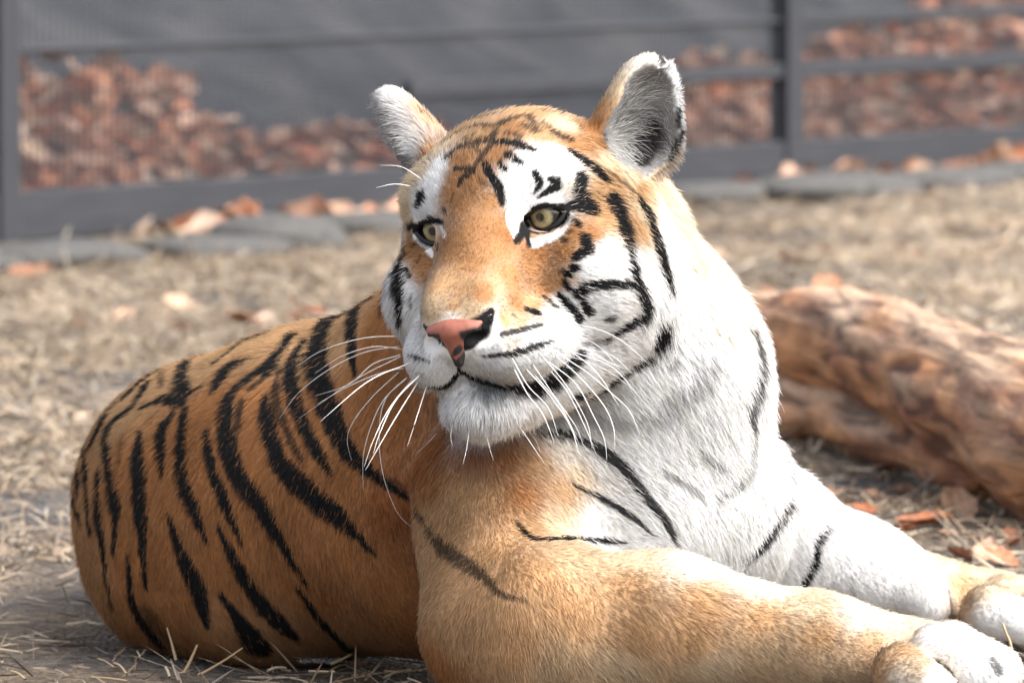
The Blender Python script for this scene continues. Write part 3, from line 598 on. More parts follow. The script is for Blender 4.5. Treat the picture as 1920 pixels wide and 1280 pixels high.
STROKES = [
 # white marks round the eyes (colour 1 = white)
 ST([(1000,457,14),(1030,447,14),(1055,431,14),(1072,406,10)],1,1), ST([(985,362,26),(968,392,26),(963,420,18),(966,444,8)],1,1), ST([(779,438,11),(793,457,13),(810,476,10)],1,1), ST([(826,303,14),(810,340,22),(795,370,24),(778,402,18)],1,1), ST([(829,424,6),(834,442,6)],1,1),
 # eyelids and tear marks
 ST([(978,424,8),(988,404,9),(1004,391,9),(1028,386,9),(1052,390,11),(1080,386,12)]), ST([(984,420,10),(998,434,8),(1025,436,7),(1050,424,7),(1066,402,8)]), ST([(985,420,14),(977,440,13),(968,452,10)]), ST([(988,432,9),(992,458,8)]),
 ST([(776,431,12),(795,419,11),(815,412,10),(832,420,6)]), ST([(793,436,10),(802,451,9),(822,460,8)]), ST([(764,424,14),(790,428,13)]),ST([(822,462,6),(816,480,6)],.8),
 # forehead
 ST([(930,250,10),(920,273,11),(900,303,8),(887,320,5)],.85), ST([(933,267,16),(963,270,18),(1000,281,8)]), ST([(953,292,14),(980,307,5)]), ST([(937,307,9),(947,317,7)]), ST([(910,310,12),(920,327,12),(937,357,13),(941,382,8)]),
 ST([(1003,324,8),(1012,344,10),(1001,364,2)]), ST([(1034,336,10),(1044,347,15),(1025,360,8),(1007,371,2)]), ST([(1091,336,26),(1087,362,24)]), ST([(1050,388,10),(1080,386,18),(1108,391,26)]), ST([(1096,366,20),(1104,386,22)]), ST([(1070,283,8),(1107,312,20),(1140,340,9)]), ST([(1038,250,14),(1066,262,16)],.85), ST([(1080,293,4),(1140,325,5),(1197,368,7)],.6),  # last stroke paints in the dark crease at the temple
 ST([(838,293,6),(867,277,9),(920,263,14)],.9), ST([(856,316,6),(887,320,12),(870,333,11),(861,348,5)],.9), ST([(883,240,6),(927,240,10),(948,230,10)],.85), ST([(957,227,10),(990,222,10),(1007,247,11)],.8), ST([(980,237,8),(1004,248,8)],.7), ST([(1010,210,8),(1033,213,12),(1058,216,8)],.9), ST([(1023,181,9),(1063,184,9),(1105,184,8)],.8), ST([(837,237,4),(887,223,6),(933,212,8)],.75), ST([(960,200,6),(985,203,6)],.6), ST([(810,262,6),(838,250,7)],.5), ST([(860,270,4),(890,255,5)],.6), ST([(833,392,6),(836,402,5)],.8),
 ST([(823,279,6),(867,248,7),(913,236,8)],.7), ST([(797,308,6),(820,278,7),(842,264,6)],.55), ST([(833,301,6),(848,292,7)],.8), ST([(897,333,5),(911,348,5)],.5), ST([(887,227,5),(927,217,7),(960,207,6)],.75), ST([(980,203,6),(1013,194,8),(1057,197,7)],.75), ST([(900,203,5),(950,192,7),(1000,186,6)],.7), ST([(870,262,5),(900,285,6)],.6), ST([(950,250,6),(975,258,7)],.7), ST([(1075,230,7),(1095,245,8)],.5), ST([(880,350,4),(886,362,4)],.4), ST([(850,365,4),(846,380,4)],.5), ST([(905,290,6),(893,306,6)],.7), ST([(1015,232,7),(1030,240,8)],.7),
 # near cheek
 ST([(1150,375,24),(1160,392,26),(1168,425,24),(1176,460,20),(1182,495,18),(1184,520,20),(1195,548,25),(1203,578,28),(1187,598,22),(1147,627,13),(1126,644,7)]), ST([(1178,533,13),(1130,533,13),(1102,537,16),(1087,549,20)]), ST([(1093,566,14),(1103,584,13)]), ST([(1050,552,9),(1063,570,14),(1083,593,16),(1086,604,9)]), ST([(1020,556,6),(1043,577,8)],.9), ST([(1060,529,10),(1068,541,9)]), ST([(1063,513,11),(1069,514,10)]), ST([(1075,503,11),(1081,504,10)]), ST([(989,580,11),(1009,587,12)]), ST([(1134,596,10),(1145,594,11)],.9), ST([(1133,485,6),(1137,497,5)],.5), ST([(962,590,5),(966,593,5)],.6),
 ST([(1196,372,10),(1213,403,20),(1227,447,23),(1238,490,22),(1244,512,19),(1252,538,9)]), ST([(1097,444,18),(1101,467,22),(1078,484,11)]), ST([(1082,419,11),(1085,424,9)]), ST([(1056,449,9),(1062,452,7)],.85), ST([(1066,437,6),(1070,434,6)],.6), ST([(1055,505,5),(1050,512,4)],.7),
 # far cheek
 ST([(790,368,18),(783,386,9)]), ST([(743,462,8),(746,500,9),(750,547,10),(753,605,4)]), ST([(760,504,9),(767,517,8)]), ST([(770,560,5),(771,575,4)],.6), ST([(763,455,8),(775,462,6)],.6), ST([(787,480,5),(782,492,5)],.6),
 # muzzle
 ST([(943,627,10),(973,620,10),(993,615,8),(1015,609,6)],.9), ST([(905,668,5),(933,666,8),(967,662,11),(1000,651,11),(1035,639,5)],.95), ST([(945,691,4),(1015,680,5)],.45), ST([(767,667,8),(787,673,10),(805,678,5)],.9), ST([(770,697,5),(792,703,5)],.5), ST([(952,640,4),(990,634,4)],.25),
 ST([(858,668,5),(862,693,8),(880,703,14),(913,715,17),(963,726,24),(1000,727,34),(1030,717,46),(1063,693,46),(1090,665,24)]), ST([(862,697,10),(847,715,12),(830,726,14),(803,724,9)]), ST([(885,716,14),(925,730,22),(985,738,22),(1030,726,18)],.6), ST([(890,742,8),(884,765,6)],.4), ST([(915,742,9),(916,772,6)],.45), ST([(938,745,9),(945,775,6)],.45), ST([(962,748,9),(975,770,6)],.4), ST([(865,735,7),(855,755,5)],.35), ST([(920,585,12),(910,602,26),(890,624,38),(874,644,24)]), ST([(795,612,6),(815,630,13),(842,650,14)]), ST([(1073,741,18),(1113,733,22),(1147,709,30),(1180,689,24),(1222,679,18)],.97), ST([(1237,613,40),(1236,637,38)]), ST([(1259,757,34),(1312,727,32),(1333,680,22)],.42), ST([(1255,690,14),(1268,680,14)],.6), ST([(1090,775,20),(1150,795,26),(1210,792,26),(1262,768,30)],.33), ST([(1010,800,14),(1060,790,14)],.3), ST([(1300,700,14),(1310,660,10)],.3),  # faint grey strokes beneath the jaw paint in its shading
 # chest
 ST([(1010,815,8),(1060,815,14),(1097,826,15),(1135,849,20),(1172,879,17),(1210,931,16),(1244,972,15),(1270,1022,7)],.95), ST([(1071,909,5),(1112,927,10),(1157,950,11),(1195,976,8),(1229,1006,4)],.95), ST([(968,978,6),(1000,1010,14),(1052,1012,14),(1120,1012,11),(1175,1016,5)]), ST([(782,955,12),(809,1002,14),(835,1032,24),(872,1059,25),(910,1085,17),(940,1115,11),(985,1127,7)],.8), ST([(1244,886,12),(1285,909,14),(1315,933,10)],.5), ST([(1305,848,14),(1350,872,13)],.6), ST([(1407,800,12),(1399,880,15),(1345,940,13)],.6), ST([(1320,985,10),(1350,955,10)],.3), ST([(1405,615,8),(1420,668,22),(1411,725,24),(1403,769,17),(1407,805,12)],.9), ST([(1472,849,5),(1480,924,10),(1463,972,13),(1432,1025,14),(1399,1051,7)],.95), ST([(1556,991,4),(1535,1021,10),(1527,1062,12),(1507,1097,12)]), ST([(1601,1107,4),(1600,1126,5)],.8), 
 # flank
 ST([(685,515,10),(640,570,18),(602,630,30),(595,690,32),(614,761,27),(644,833,20),(674,870,15),(719,904,13),(764,934,9)]), ST([(688,527,12),(667,570,18),(659,630,18),(666,704,7)]), ST([(720,515,8),(715,595,7)],.75), ST([(571,638,9),(546,690,16),(550,742,18),(572,806,15),(599,855,12),(623,893,5)]), ST([(524,697,6),(516,735,11),(524,772,9),(546,825,9),(567,866,5)],.85), ST([(496,752,12),(505,810,20),(527,874,22),(561,911,23),(617,955,22),(655,990,16),(706,1042,5)]), ST([(550,630,9),(494,690,14),(437,735,16),(422,780,20),(426,840,25),(452,904,23),(490,955,21),(524,1010,17),(554,1059,11),(585,1102,7)]), ST([(452,755,10),(444,805,9)],.85), ST([(388,810,7),(392,859,14),(422,945,15),(456,1023,5)]), ST([(347,770,13),(340,836,19),(344,904,17),(366,960,15),(390,1018,6)]), ST([(322,778,16),(302,818,21),(306,898,6)]), ST([(261,812,8),(259,874,22),(262,935,24),(269,1025,17),(275,1102,7)]), ST([(276,722,14),(250,765,14),(209,799,16),(201,840,13),(212,930,17),(219,960,17),(215,1034,6)]), ST([(278,703,18),(242,742,20)]), ST([(374,654,14),(340,705,20),(347,750,20),(310,750,14),(269,766,10)]), ST([(345,745,9),(382,726,7)]), ST([(306,703,10),(305,728,10)],.85), ST([(478,628,10),(407,680,14)]), ST([(462,677,9),(425,697,26),(400,737,9)]), ST([(542,630,11),(501,701,14)]), ST([(520,690,9),(470,730,9)],.8), ST([(196,788,20),(176,829,24)]), ST([(161,845,10),(167,956,11),(172,1002,6)]), ST([(141,881,15),(145,950,13),(154,985,6)]), ST([(186,886,10),(186,978,14),(197,1040,10),(198,1095,5)]), ST([(216,727,8),(190,791,9)],.9), ST([(317,972,7),(347,1055,20),(370,1100,27),(389,1173,7)]), ST([(410,990,7),(445,1062,17),(475,1111,20),(512,1156,24),(556,1196,10)]), ST([(418,1118,9),(452,1167,19),(486,1214,30)]), ST([(564,1107,9),(602,1160,17),(657,1218,15)]), ST([(242,1044,6),(246,1115,13),(265,1160,20),(302,1206,20)]), ST([(285,1160,34),(320,1200,22)],.6), ST([(201,1090,8),(213,1140,7)],.8), ST([(225,870,6),(232,820,5)],.6),ST([(330,680,9),(300,700,8)],.7),ST([(470,660,8),(440,690,8)],.0),ST([(735,900,9),(765,925,9)],.5),
 # paws; first stroke paints in the dark crease between the toes
 ST([(1752,1236,5),(1778,1255,7),(1792,1282,9)],.9), ST([(1862,1238,10),(1872,1255,16)],.8), ST([(1822,1118,22),(1840,1105,14)],.35), ST([(1779,1108,5),(1784,1140,5)],.8),ST([(1892,1205,10),(1915,1215,14)],.7),
 # shade of the ear hollow painted in black, and dark ear back
 ST([(1222,235,24),(1215,270,34),(1205,300,26)],.97), ST([(1180,225,26),(1230,210,26)],.35), ST([(1291,205,9),(1288,250,12),(1276,285,16),(1280,310,8)],.95), ST([(812,222,8),(800,205,5)],.8),
]
def catmull(pts, step=5):
    P = np.array(pts, float)
    if len(P) == 1: return P
    E = np.vstack([2*P[0]-P[1], P, 2*P[-1]-P[-2]]); out = []
    for i in range(len(P)-1):
        p0, p1, p2, p3 = E[i:i+4]; n = max(2, int(np.linalg.norm((p2-p1)[:2])/step))
        for t in np.linspace(0, 1, n, endpoint=False):
            out.append(.5*(2*p1+(p2-p0)*t+(2*p0-5*p1+4*p2-p3)*t*t+(3*p1-p0-3*p2+p3)*t**3))
    out.append(P[-1]); return np.array(out)
def depth(p): return float((np.asarray(p)-CP)@ZC)
SAMP = []
for pts, a, c in STROKES:
    cur = []; last = None
    for x, y, wd in catmull(pts):
        h = ray(x, y)
        if h is None:
            for dx in (8, -8, 16, -16, 24):
                h = ray(x+dx, y)
                if h is not None: break
        if h is None: continue
        z = depth(h[0])
        last = z; fac_ = min(1/max(abs(float(h[1]@norm(CP-h[0]))), .6), 1.5)*1.1 if (x < 760 and y > 500) or x > 1380 else 1
        if y < 620 and x > 740: wd = wd*1.08+(3.4 if y < 300 and x < 1030 else 2.0)
        cur.append((*h[0], max(wd, 3)*.5*z/FPX*fac_))
    if len(cur): SAMP.append((np.array(cur, np.float32), a, c))
cp, cc, cdv, cl = [], [], [], []
for x, y, c, dx, dy, ln in CT:
    h = ray(x, y)
    if h is None: continue
    p, n = h[0], h[1]; v = dx*XC-dy*YC; v = norm(v-n*(v@n))
    cp.append(p); cc.append(c); cdv.append(v); cl.append(ln/1000)
cp, cc, cdv, cl = [np.array(q, np.float32) for q in (cp, cc, cdv, cl)]
ceps = np.where(np.linalg.norm(cp-H(0, 0, -.04), axis=1) < .2, 1.5e-5, 2.5e-4).astype(np.float32)
def idw(P, vals, power=3.2):
    out = np.zeros((len(P), vals.shape[1]), np.float32)
    for i in range(0, len(P), 40000):
        q = P[i:i+40000]
        d2 = (q*q).sum(1)[:, None]+(cp*cp).sum(1)[None]-2*q@cp.T
        wgt = np.maximum(d2, 0)+ceps[None]; wgt = wgt**(-power/2*1.2)
        out[i:i+40000] = (wgt@vals)/wgt.sum(1, keepdims=True)
    return out
EARS = []
for g in (-1, 1):
    base, a, n, wv = ear_frame(g)
    EARS.append((H(*base), *[q[0]*hR+q[1]*hF+q[2]*hU for q in (wv, n, a)]))
def ear_inside(P, Nn):
    """0 outside the ear cups, else up to 1 at the rim"""
    m = np.zeros(len(P), np.float32)
    for c, wv, n, a in EARS:
        q = P-c; k = np.stack([q@wv, q@n, q@a], 1)
        u1 = (((k-np.array([0, .026, .034]))/np.array([.041, .035, .044]))**2).sum(1)
        u2 = (((k-np.array([0, .022, .066]))/np.array([.030, .029, .042]))**2).sum(1)
        ins = (np.minimum(u1, u2) < 1.05)*(Nn@n > .02)
        rim = np.clip(.2+.8*sstep(-.006, .012, k[:, 1]), .2, 1)
        m = np.maximum(m, ins*rim)
    return m
def coat(P, Nn, jit=0.0):
    P = P.astype(np.float32)
    base = idw(P, cc)
    face = np.clip(1-np.linalg.norm(P-H(0, .02, -.05), axis=1)/.2, 0, 1)
    var = 1+.10*noise(P, 55, 1)+.08*noise(P, 160, 2); base = base*var[:, None]
    blk = np.zeros(len(P), np.float32); wht = np.zeros(len(P), np.float32)
    nz = .12*noise(P, 420, 3)+.12*noise(P, 170, 0)+jit
    for s_, a, c in SAMP:
        lo_, hi_ = s_[:, :3].min(0)-.03, s_[:, :3].max(0)+.03
        m = np.where(((P > lo_) & (P < hi_)).all(1))[0]
        if not len(m): continue
        q = P[m]; best = np.full(len(m), 9, np.float32)
        for r in s_:
            best = np.minimum(best, np.sqrt(((q-r[:3])**2).sum(1))/r[3])
        v = a*sstep(1.4, .95, best+nz[m])
        if c == 0: blk[m] = np.maximum(blk[m], v)
        else: wht[m] = np.maximum(wht[m], v)
    # stripes on the side turned away
    view = norm(CP-P); away = sstep(.05, -.25, (Nn*view).sum(1))*(P[:, 1] > 7.1)*(P[:, 2] < .55)
    ax = (P@norm(np.array([-.5, .85, 0])))*26+1.4*noise(P, 9, 1)+P[:, 2]*6
    blk = np.maximum(blk, away*sstep(.55, .85, np.sin(ax))*.95)
    ei = ear_inside(P, Nn)
    base = np.where(ei[:, None] > 0, np.array([.24, .235, .23])*(1+.2*noise(P, 90, 2))[:, None], base)
    base = base*(1-wht[:, None])+W_*wht[:, None]
    return np.clip(base*(1-blk[:, None])+K_*blk[:, None], .004, .92), ei, blk

# skin colour on the body mesh
vc, _, _ = coat(V, VN); color_attr(body_mesh, vc*.9)
fm, n_, b_ = mat('tiger_skin')
at = N(n_, 'ShaderNodeAttribute', attribute_name='Col'); n_.links.new(at.outputs['Color'], b_.inputs['Base Color'])
b_.inputs['Roughness'].default_value = .8; b_.inputs['Specular IOR Level'].default_value = .15
foot = G(900, 1250)
tiger = empty('tiger', (0, 0, 0), label='striped orange tiger lying on the dry ground with its head turned aside', category='tiger')
body = obj('body', body_mesh, fm, tiger)

# ------------------------------------------------------------------ fur
def make_fur(NH):
    tri = V[BT]; fa = .5*np.linalg.norm(np.cross(tri[:, 1]-tri[:, 0], tri[:, 2]-tri[:, 0]), axis=1)
    cen = tri.mean(1); fn = norm(np.cross(tri[:, 1]-tri[:, 0], tri[:, 2]-tri[:, 0]))
    vis = (fn*norm(CP-cen)).sum(1)
    wgt = fa*np.where(vis > -.25, 1.0, .12)*np.where(cen[:, 2] < .008, .1, 1)
    hd = np.linalg.norm(cen-H(0, .02, -.05), axis=1)
    wgt *= 1+1.3*sstep(.2, .12, hd)+.5*sstep(.36, .22, hd)
    # bare skin: mouth slit, eye sockets, nose leather
    hl = (cen-HE)@HROT.T
    bare = np.zeros(len(cen), bool)
    for g in (-1, 1):
        q = hl-np.array([g*.061, 0, 0])
        ca, sa = math.cos(math.radians(16)), math.sin(math.radians(16))
        r_, u_ = q[:, 0]*ca+g*q[:, 2]*sa, q[:, 2]*ca-g*q[:, 0]*sa
        bare |= ((r_/.029)**2+(u_/.0155)**2 < 1) & (np.abs(q[:, 1]) < .04)
        bare |= (((hl[:, 0]-g*.024)/.015)**2+((hl[:, 2]+.078)/.012)**2 < 1) & (hl[:, 1] > .11)
    bare |= (np.abs(hl[:, 0]) < .034*np.clip((hl[:, 2]+.104)/.04, 0, 1)) & (hl[:, 1] > .125) & (hl[:, 2] > -.102) & (hl[:, 2] < -.058)
    wgt[bare] = 0
    pr = wgt/wgt.sum()
    f = rng.choice(len(BT), NH, p=pr)
    u = rng.random((NH, 2)).astype(np.float32); fl = u.sum(1) > 1; u[fl] = 1-u[fl]
    bc = np.stack([1-u.sum(1), u[:, 0], u[:, 1]], 1)
    P = (tri[f]*bc[:, :, None]).sum(1); Nn = norm((VN[BT[f]]*bc[:, :, None]).sum(1))
    ei0 = ear_inside(P, Nn)
    dl = idw(P, np.hstack([cdv, cl[:, None]]))
    T = dl[:, :3]; L = dl[:, 3]
    T = T+.22*np.stack([noise(P, 30, i) for i in range(3)], 1)+.10*np.stack([noise(P, 130, i+1) for i in range(3)], 1)
    T = norm(T-Nn*(T*Nn).sum(1)[:, None])
    B2 = np.cross(Nn, T)
    jit = rng.normal(0, .16, NH)[:, None]*(1+1.2*(ei0[:, None] > 0)); T = norm(T+B2*jit)
    L = L*rng.uniform(.6, 1.15, NH)*(1+.25*noise(P, 60, 4))
    C, ei, blk = coat(P+T*np.minimum(L*.62, .010)[:, None]*(ei0[:, None] == 0), Nn, rng.normal(0, .13, NH)+.9*(rng.random(NH) < .05)); ei = ei0
    lift = .32+.14*rng.normal(0, 1, NH)+.35*np.clip(L-.02, 0, .02)/.02*.3
    # soft long hair inside the ears, growing across the cup
    m = ei > 0
    L = np.where(m, rng.uniform(.010, .032, NH)*(1-.75*ei), L); lift = np.where(m, rng.uniform(.2, .8, NH)*(1-.5*ei), lift)
    C = np.where(m[:, None], np.where(rng.random(NH)[:, None] < .8, .60, .22)*np.array([1, .99, .96])*(1-.9*blk[:, None]), C)
    keep = ~m | (rng.random(NH) < .35)
    shade = rng.uniform(.66, 1.26, NH)
    C = C*shade[:, None]; C[:, 2] *= rng.uniform(.9, 1.1, NH)
    C = np.clip(C, .004, .93)
    tpar = np.array([0, .3, .65, 1.0])
    pts = np.zeros((NH, 4, 3), np.float32); pts[:, 0] = P-Nn*.001
    cur = pts[:, 0].copy()
    droop = np.array([0, 0, -1.0])
    for i in range(1, 4):
        la = lift*(1.25-.5*tpar[i]); seg = L*(tpar[i]-tpar[i-1])
        d = norm(T*np.cos(la)[:, None]+Nn*np.sin(la)[:, None]+droop*(.15*np.clip(L/.03, 0, 1.2)*tpar[i])[:, None]+.05*rng.normal(size=(NH, 3)))
        cur = cur+d*seg[:, None]; pts[:, i] = cur
    rad = np.stack([np.full(NH, .00029), np.full(NH, .00029), np.full(NH, .00022), np.full(NH, .00006)], 1)*rng.uniform(.75, 1.15, NH)[:, None]
    rad *= np.where(m, .75, 1)[:, None]
    pts, rad, C, Nn = pts[keep], rad[keep], C[keep], Nn[keep]; NH = len(pts)
    cu = bpy.data.hair_curves.new('fur'); cu.add_curves([4]*NH)
    cu.attributes['position'].data.foreach_set('vector', pts.astype(np.float32).ravel())
    a = cu.attributes.get('radius') or cu.attributes.new('radius', 'FLOAT', 'POINT'); a.data.foreach_set('value', rad.astype(np.float32).ravel())
    a = cu.attributes.new('Col', 'FLOAT_COLOR', 'CURVE'); c4 = np.ones((NH, 4), np.float32); c4[:, :3] = C; a.data.foreach_set('color', c4.ravel())
    a = cu.attributes.new('Nrm', 'FLOAT_VECTOR', 'CURVE'); a.data.foreach_set('vector', Nn.astype(np.float32).ravel())
    return cu
hm = bpy.data.materials.new('tiger_fur'); hm.use_nodes = True; n_ = hm.node_tree; n_.nodes.clear()
at = N(n_, 'ShaderNodeAttribute', attribute_name='Col'); an = N(n_, 'ShaderNodeAttribute', attribute_name='Nrm')
hi = N(n_, 'ShaderNodeHairInfo')
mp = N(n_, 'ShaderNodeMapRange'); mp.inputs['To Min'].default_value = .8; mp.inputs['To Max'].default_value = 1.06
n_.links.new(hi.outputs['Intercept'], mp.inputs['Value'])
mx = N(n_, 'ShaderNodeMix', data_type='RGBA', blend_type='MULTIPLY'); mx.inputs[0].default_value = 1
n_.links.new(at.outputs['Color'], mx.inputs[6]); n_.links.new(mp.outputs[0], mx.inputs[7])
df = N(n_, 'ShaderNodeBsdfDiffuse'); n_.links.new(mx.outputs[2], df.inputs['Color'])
n_.links.new(an.outputs['Vector'], df.inputs['Normal'])
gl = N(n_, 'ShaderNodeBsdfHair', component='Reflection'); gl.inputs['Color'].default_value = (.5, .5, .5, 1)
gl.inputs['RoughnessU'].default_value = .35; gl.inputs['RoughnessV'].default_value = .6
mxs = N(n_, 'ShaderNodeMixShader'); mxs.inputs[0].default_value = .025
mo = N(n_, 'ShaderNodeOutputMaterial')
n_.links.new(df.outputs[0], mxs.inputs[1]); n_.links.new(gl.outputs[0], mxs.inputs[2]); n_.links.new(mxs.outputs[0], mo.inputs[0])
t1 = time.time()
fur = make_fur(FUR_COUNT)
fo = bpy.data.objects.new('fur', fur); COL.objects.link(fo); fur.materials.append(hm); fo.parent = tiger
print('fur', round(time.time()-t1, 1), 's')

# ------------------------------------------------------------------ eyes
em, n_, b_ = mat('tiger_eye')
tc = N(n_, 'ShaderNodeTexCoord'); sx = N(n_, 'ShaderNodeSeparateXYZ'); n_.links.new(tc.outputs['Object'], sx.inputs[0])
ac = N(n_, 'ShaderNodeMath', operation='ARCCOSINE'); dv = N(n_, 'ShaderNodeMath', operation='DIVIDE'); dv.inputs[1].default_value = .0212
n_.links.new(sx.outputs['Z'], dv.inputs[0]); n_.links.new(dv.outputs[0], ac.inputs[0])
rp = ramp(n_, [(0, (.006, .006, .006)), (.165, (.008, .008, .007)), (.19, (.10, .085, .045)), (.23, (.25, .215, .105)), (.40, (.37, .325, .165)), (.50, (.25, .215, .11)), (.57, (.06, .05, .03)), (.61, (.012, .01, .01)), (1, (.02, .016, .015))])
d2 = N(n_, 'ShaderNodeMath', operation='DIVIDE'); d2.inputs[1].default_value = 1.15
n_.links.new(ac.outputs[0], d2.inputs[0]); n_.links.new(d2.outputs[0], rp.inputs[0])
ns = N(n_, 'ShaderNodeTexNoise'); ns.inputs['Scale'].default_value = 400
n_.links.new(tc.outputs['Object'], ns.inputs[0])
mx = N(n_, 'ShaderNodeMix', data_type='RGBA', blend_type='OVERLAY'); mx.inputs[0].default_value = .4
n_.links.new(rp.outputs[0], mx.inputs[6]); n_.links.new(ns.outputs[0], mx.inputs[7]); n_.links.new(mx.outputs[2], b_.inputs['Base Color'])
b_.inputs['Roughness'].default_value = .25; b_.inputs['Coat Weight'].default_value = 1; b_.inputs['Coat Roughness'].default_value = .02
lm, n_, b_ = mat('eyelid_skin'); b_.inputs['Base Color'].default_value = (.012, .012, .013, 1); b_.inputs['Roughness'].default_value = .45
def uv_sphere(r, seg=40, ring=24):
    b = bmesh.new(); bmesh.ops.create_uvsphere(b, u_segments=seg, v_segments=ring, radius=r)
    m = bpy.data.meshes.new('eye'); b.to_mesh(m); b.free(); m.polygons.foreach_set('use_smooth', [True]*len(m.polygons)); return m
eye_mesh = uv_sphere(.0212); eye_mesh.materials.append(em)
gaze = norm(hF*1.0-hR*.06+hU*.10)
def tube_mesh(name, pts, rad, seg=6, closed=False):
    pts = np.array(pts, float); n = len(pts)
    tg = norm(np.roll(pts, -1, 0)-np.roll(pts, 1, 0)) if closed else norm(np.gradient(pts, axis=0))
    ref = np.array([.3, .5, .81]); a = norm(np.cross(tg, ref)); b = np.cross(tg, a)
    an = np.linspace(0, 2*np.pi, seg, endpoint=False)
    rad = np.broadcast_to(rad, (n,))
    Vv = pts[:, None]+rad[:, None, None]*(np.cos(an)[None, :, None]*a[:, None]+np.sin(an)[None, :, None]*b[:, None])
    F = []
    m = n if closed else n-1
    for i in range(m):
        for j in range(seg):
            k, l = (i+1) % n, (j+1) % seg
            F.append((i*seg+j, i*seg+l, k*seg+l, k*seg+j))
    return npmesh(name, Vv.reshape(-1, 3), np.array(F))
for g in (-1, 1):
    e = obj('eye', eye_mesh, None, tiger); e.location = H(g*.061, -.0165, 0)
    e.rotation_euler = Vector(gaze).to_track_quat('Z', 'Y').to_euler()
    lid = []
    th = math.radians(16)
    for a in np.linspace(0, 2*np.pi, 56, endpoint=False):
        r_ = .0265*math.cos(a); u_ = (.0118 if math.sin(a) > 0 else .0125)*math.sin(a)*(1-.25*abs(math.cos(a))**3)
        r2, u2 = r_*math.cos(th)-g*0-u_*math.sin(th), r_*math.sin(th)+u_*math.cos(th)
        dep = math.sqrt(max(.0325**2-r_*r_-u_*u_, 1e-6))-.0283
        lid.append(H(g*(.061+r2), dep, u2))
    obj('eyelid', tube_mesh('eyelid', lid, .0028, 8, True), lm, tiger)
# ------------------------------------------------------------------ nose leather
sn = SDF()
def NE(r, f, u, rr, rf, ru, k=.006, sub=False): sn.ell(H(r, f, u), (rr, rf, ru), k, HROT, sub)
NE(0, .137, -.069, .031, .017, .0135); sn.cone(H(0, .140, -.074), .014, H(0, .1465, -.101), .0055, .008)
for g in (-1, 1):
    NE(g*.026, .128, -.076, .013, .018, .014)
    NE(g*.025, .150, -.080, .0135, .020, .0085, .003, True); NE(g*.036, .144, -.072, .007, .022, .009, .003, True)
sn.cone(H(0, .158, -.084), .0018, H(0, .154, -.104), .0018, .003, True)
lo_ = np.array([SDF.bbox(p)[0] for p in sn.p if not p[6]]).min(0)-.01; hi_ = np.array([SDF.bbox(p)[1] for p in sn.p if not p[6]]).max(0)+.01
Dn, lo_ = sn.grid(lo_, hi_, .0011); NVt, NFq = surface_nets(Dn, lo_, .0011)
nl = (NVt-HE)@HROT.T
dk = np.zeros(len(nl))
for g in (-1, 1):
    dk = np.maximum(dk, sstep(.009, .0125, g*nl[:, 0])*sstep(-.0655, -.0695, nl[:, 2]))
    dk = np.maximum(dk, sstep(1.3, 1.0, np.sqrt(((nl[:, 0]-g*.027)/.0145)**2+((nl[:, 2]+.079)/.0095)**2)))
dk = np.maximum(dk, sstep(.25, .6, noise(nl, 260, 2))*sstep(.024, .012, np.abs(nl[:, 0]))*sstep(-.068, -.076, nl[:, 2]))
dk = np.maximum(dk, sstep(.011, .006, nl[:, 2]-(-.1+.93*(np.abs(nl[:, 0])-.006))))
pk = np.array([.30, .10, .066])*(1+.12*noise(nl, 500, 1))[:, None]
nm_ = npmesh('nose', NVt, NFq); color_attr(nm_, pk*(1-dk[:, None])+K_*dk[:, None])
sm, n_, b_ = mat('nose_leather'); at = N(n_, 'ShaderNodeAttribute', attribute_name='Col'); n_.links.new(at.outputs['Color'], b_.inputs['Base Color'])
b_.inputs['Roughness'].default_value = .5; vo = N(n_, 'ShaderNodeTexVoronoi'); vo.inputs['Scale'].default_value = 900; bp = N(n_, 'ShaderNodeBump'); bp.inputs['Strength'].default_value = .25; bp.inputs['Distance'].default_value = .0006
n_.links.new(vo.outputs[0], bp.inputs['Height']); n_.links.new(bp.outputs[0], b_.inputs['Normal'])
obj('nose', nm_, sm, tiger)
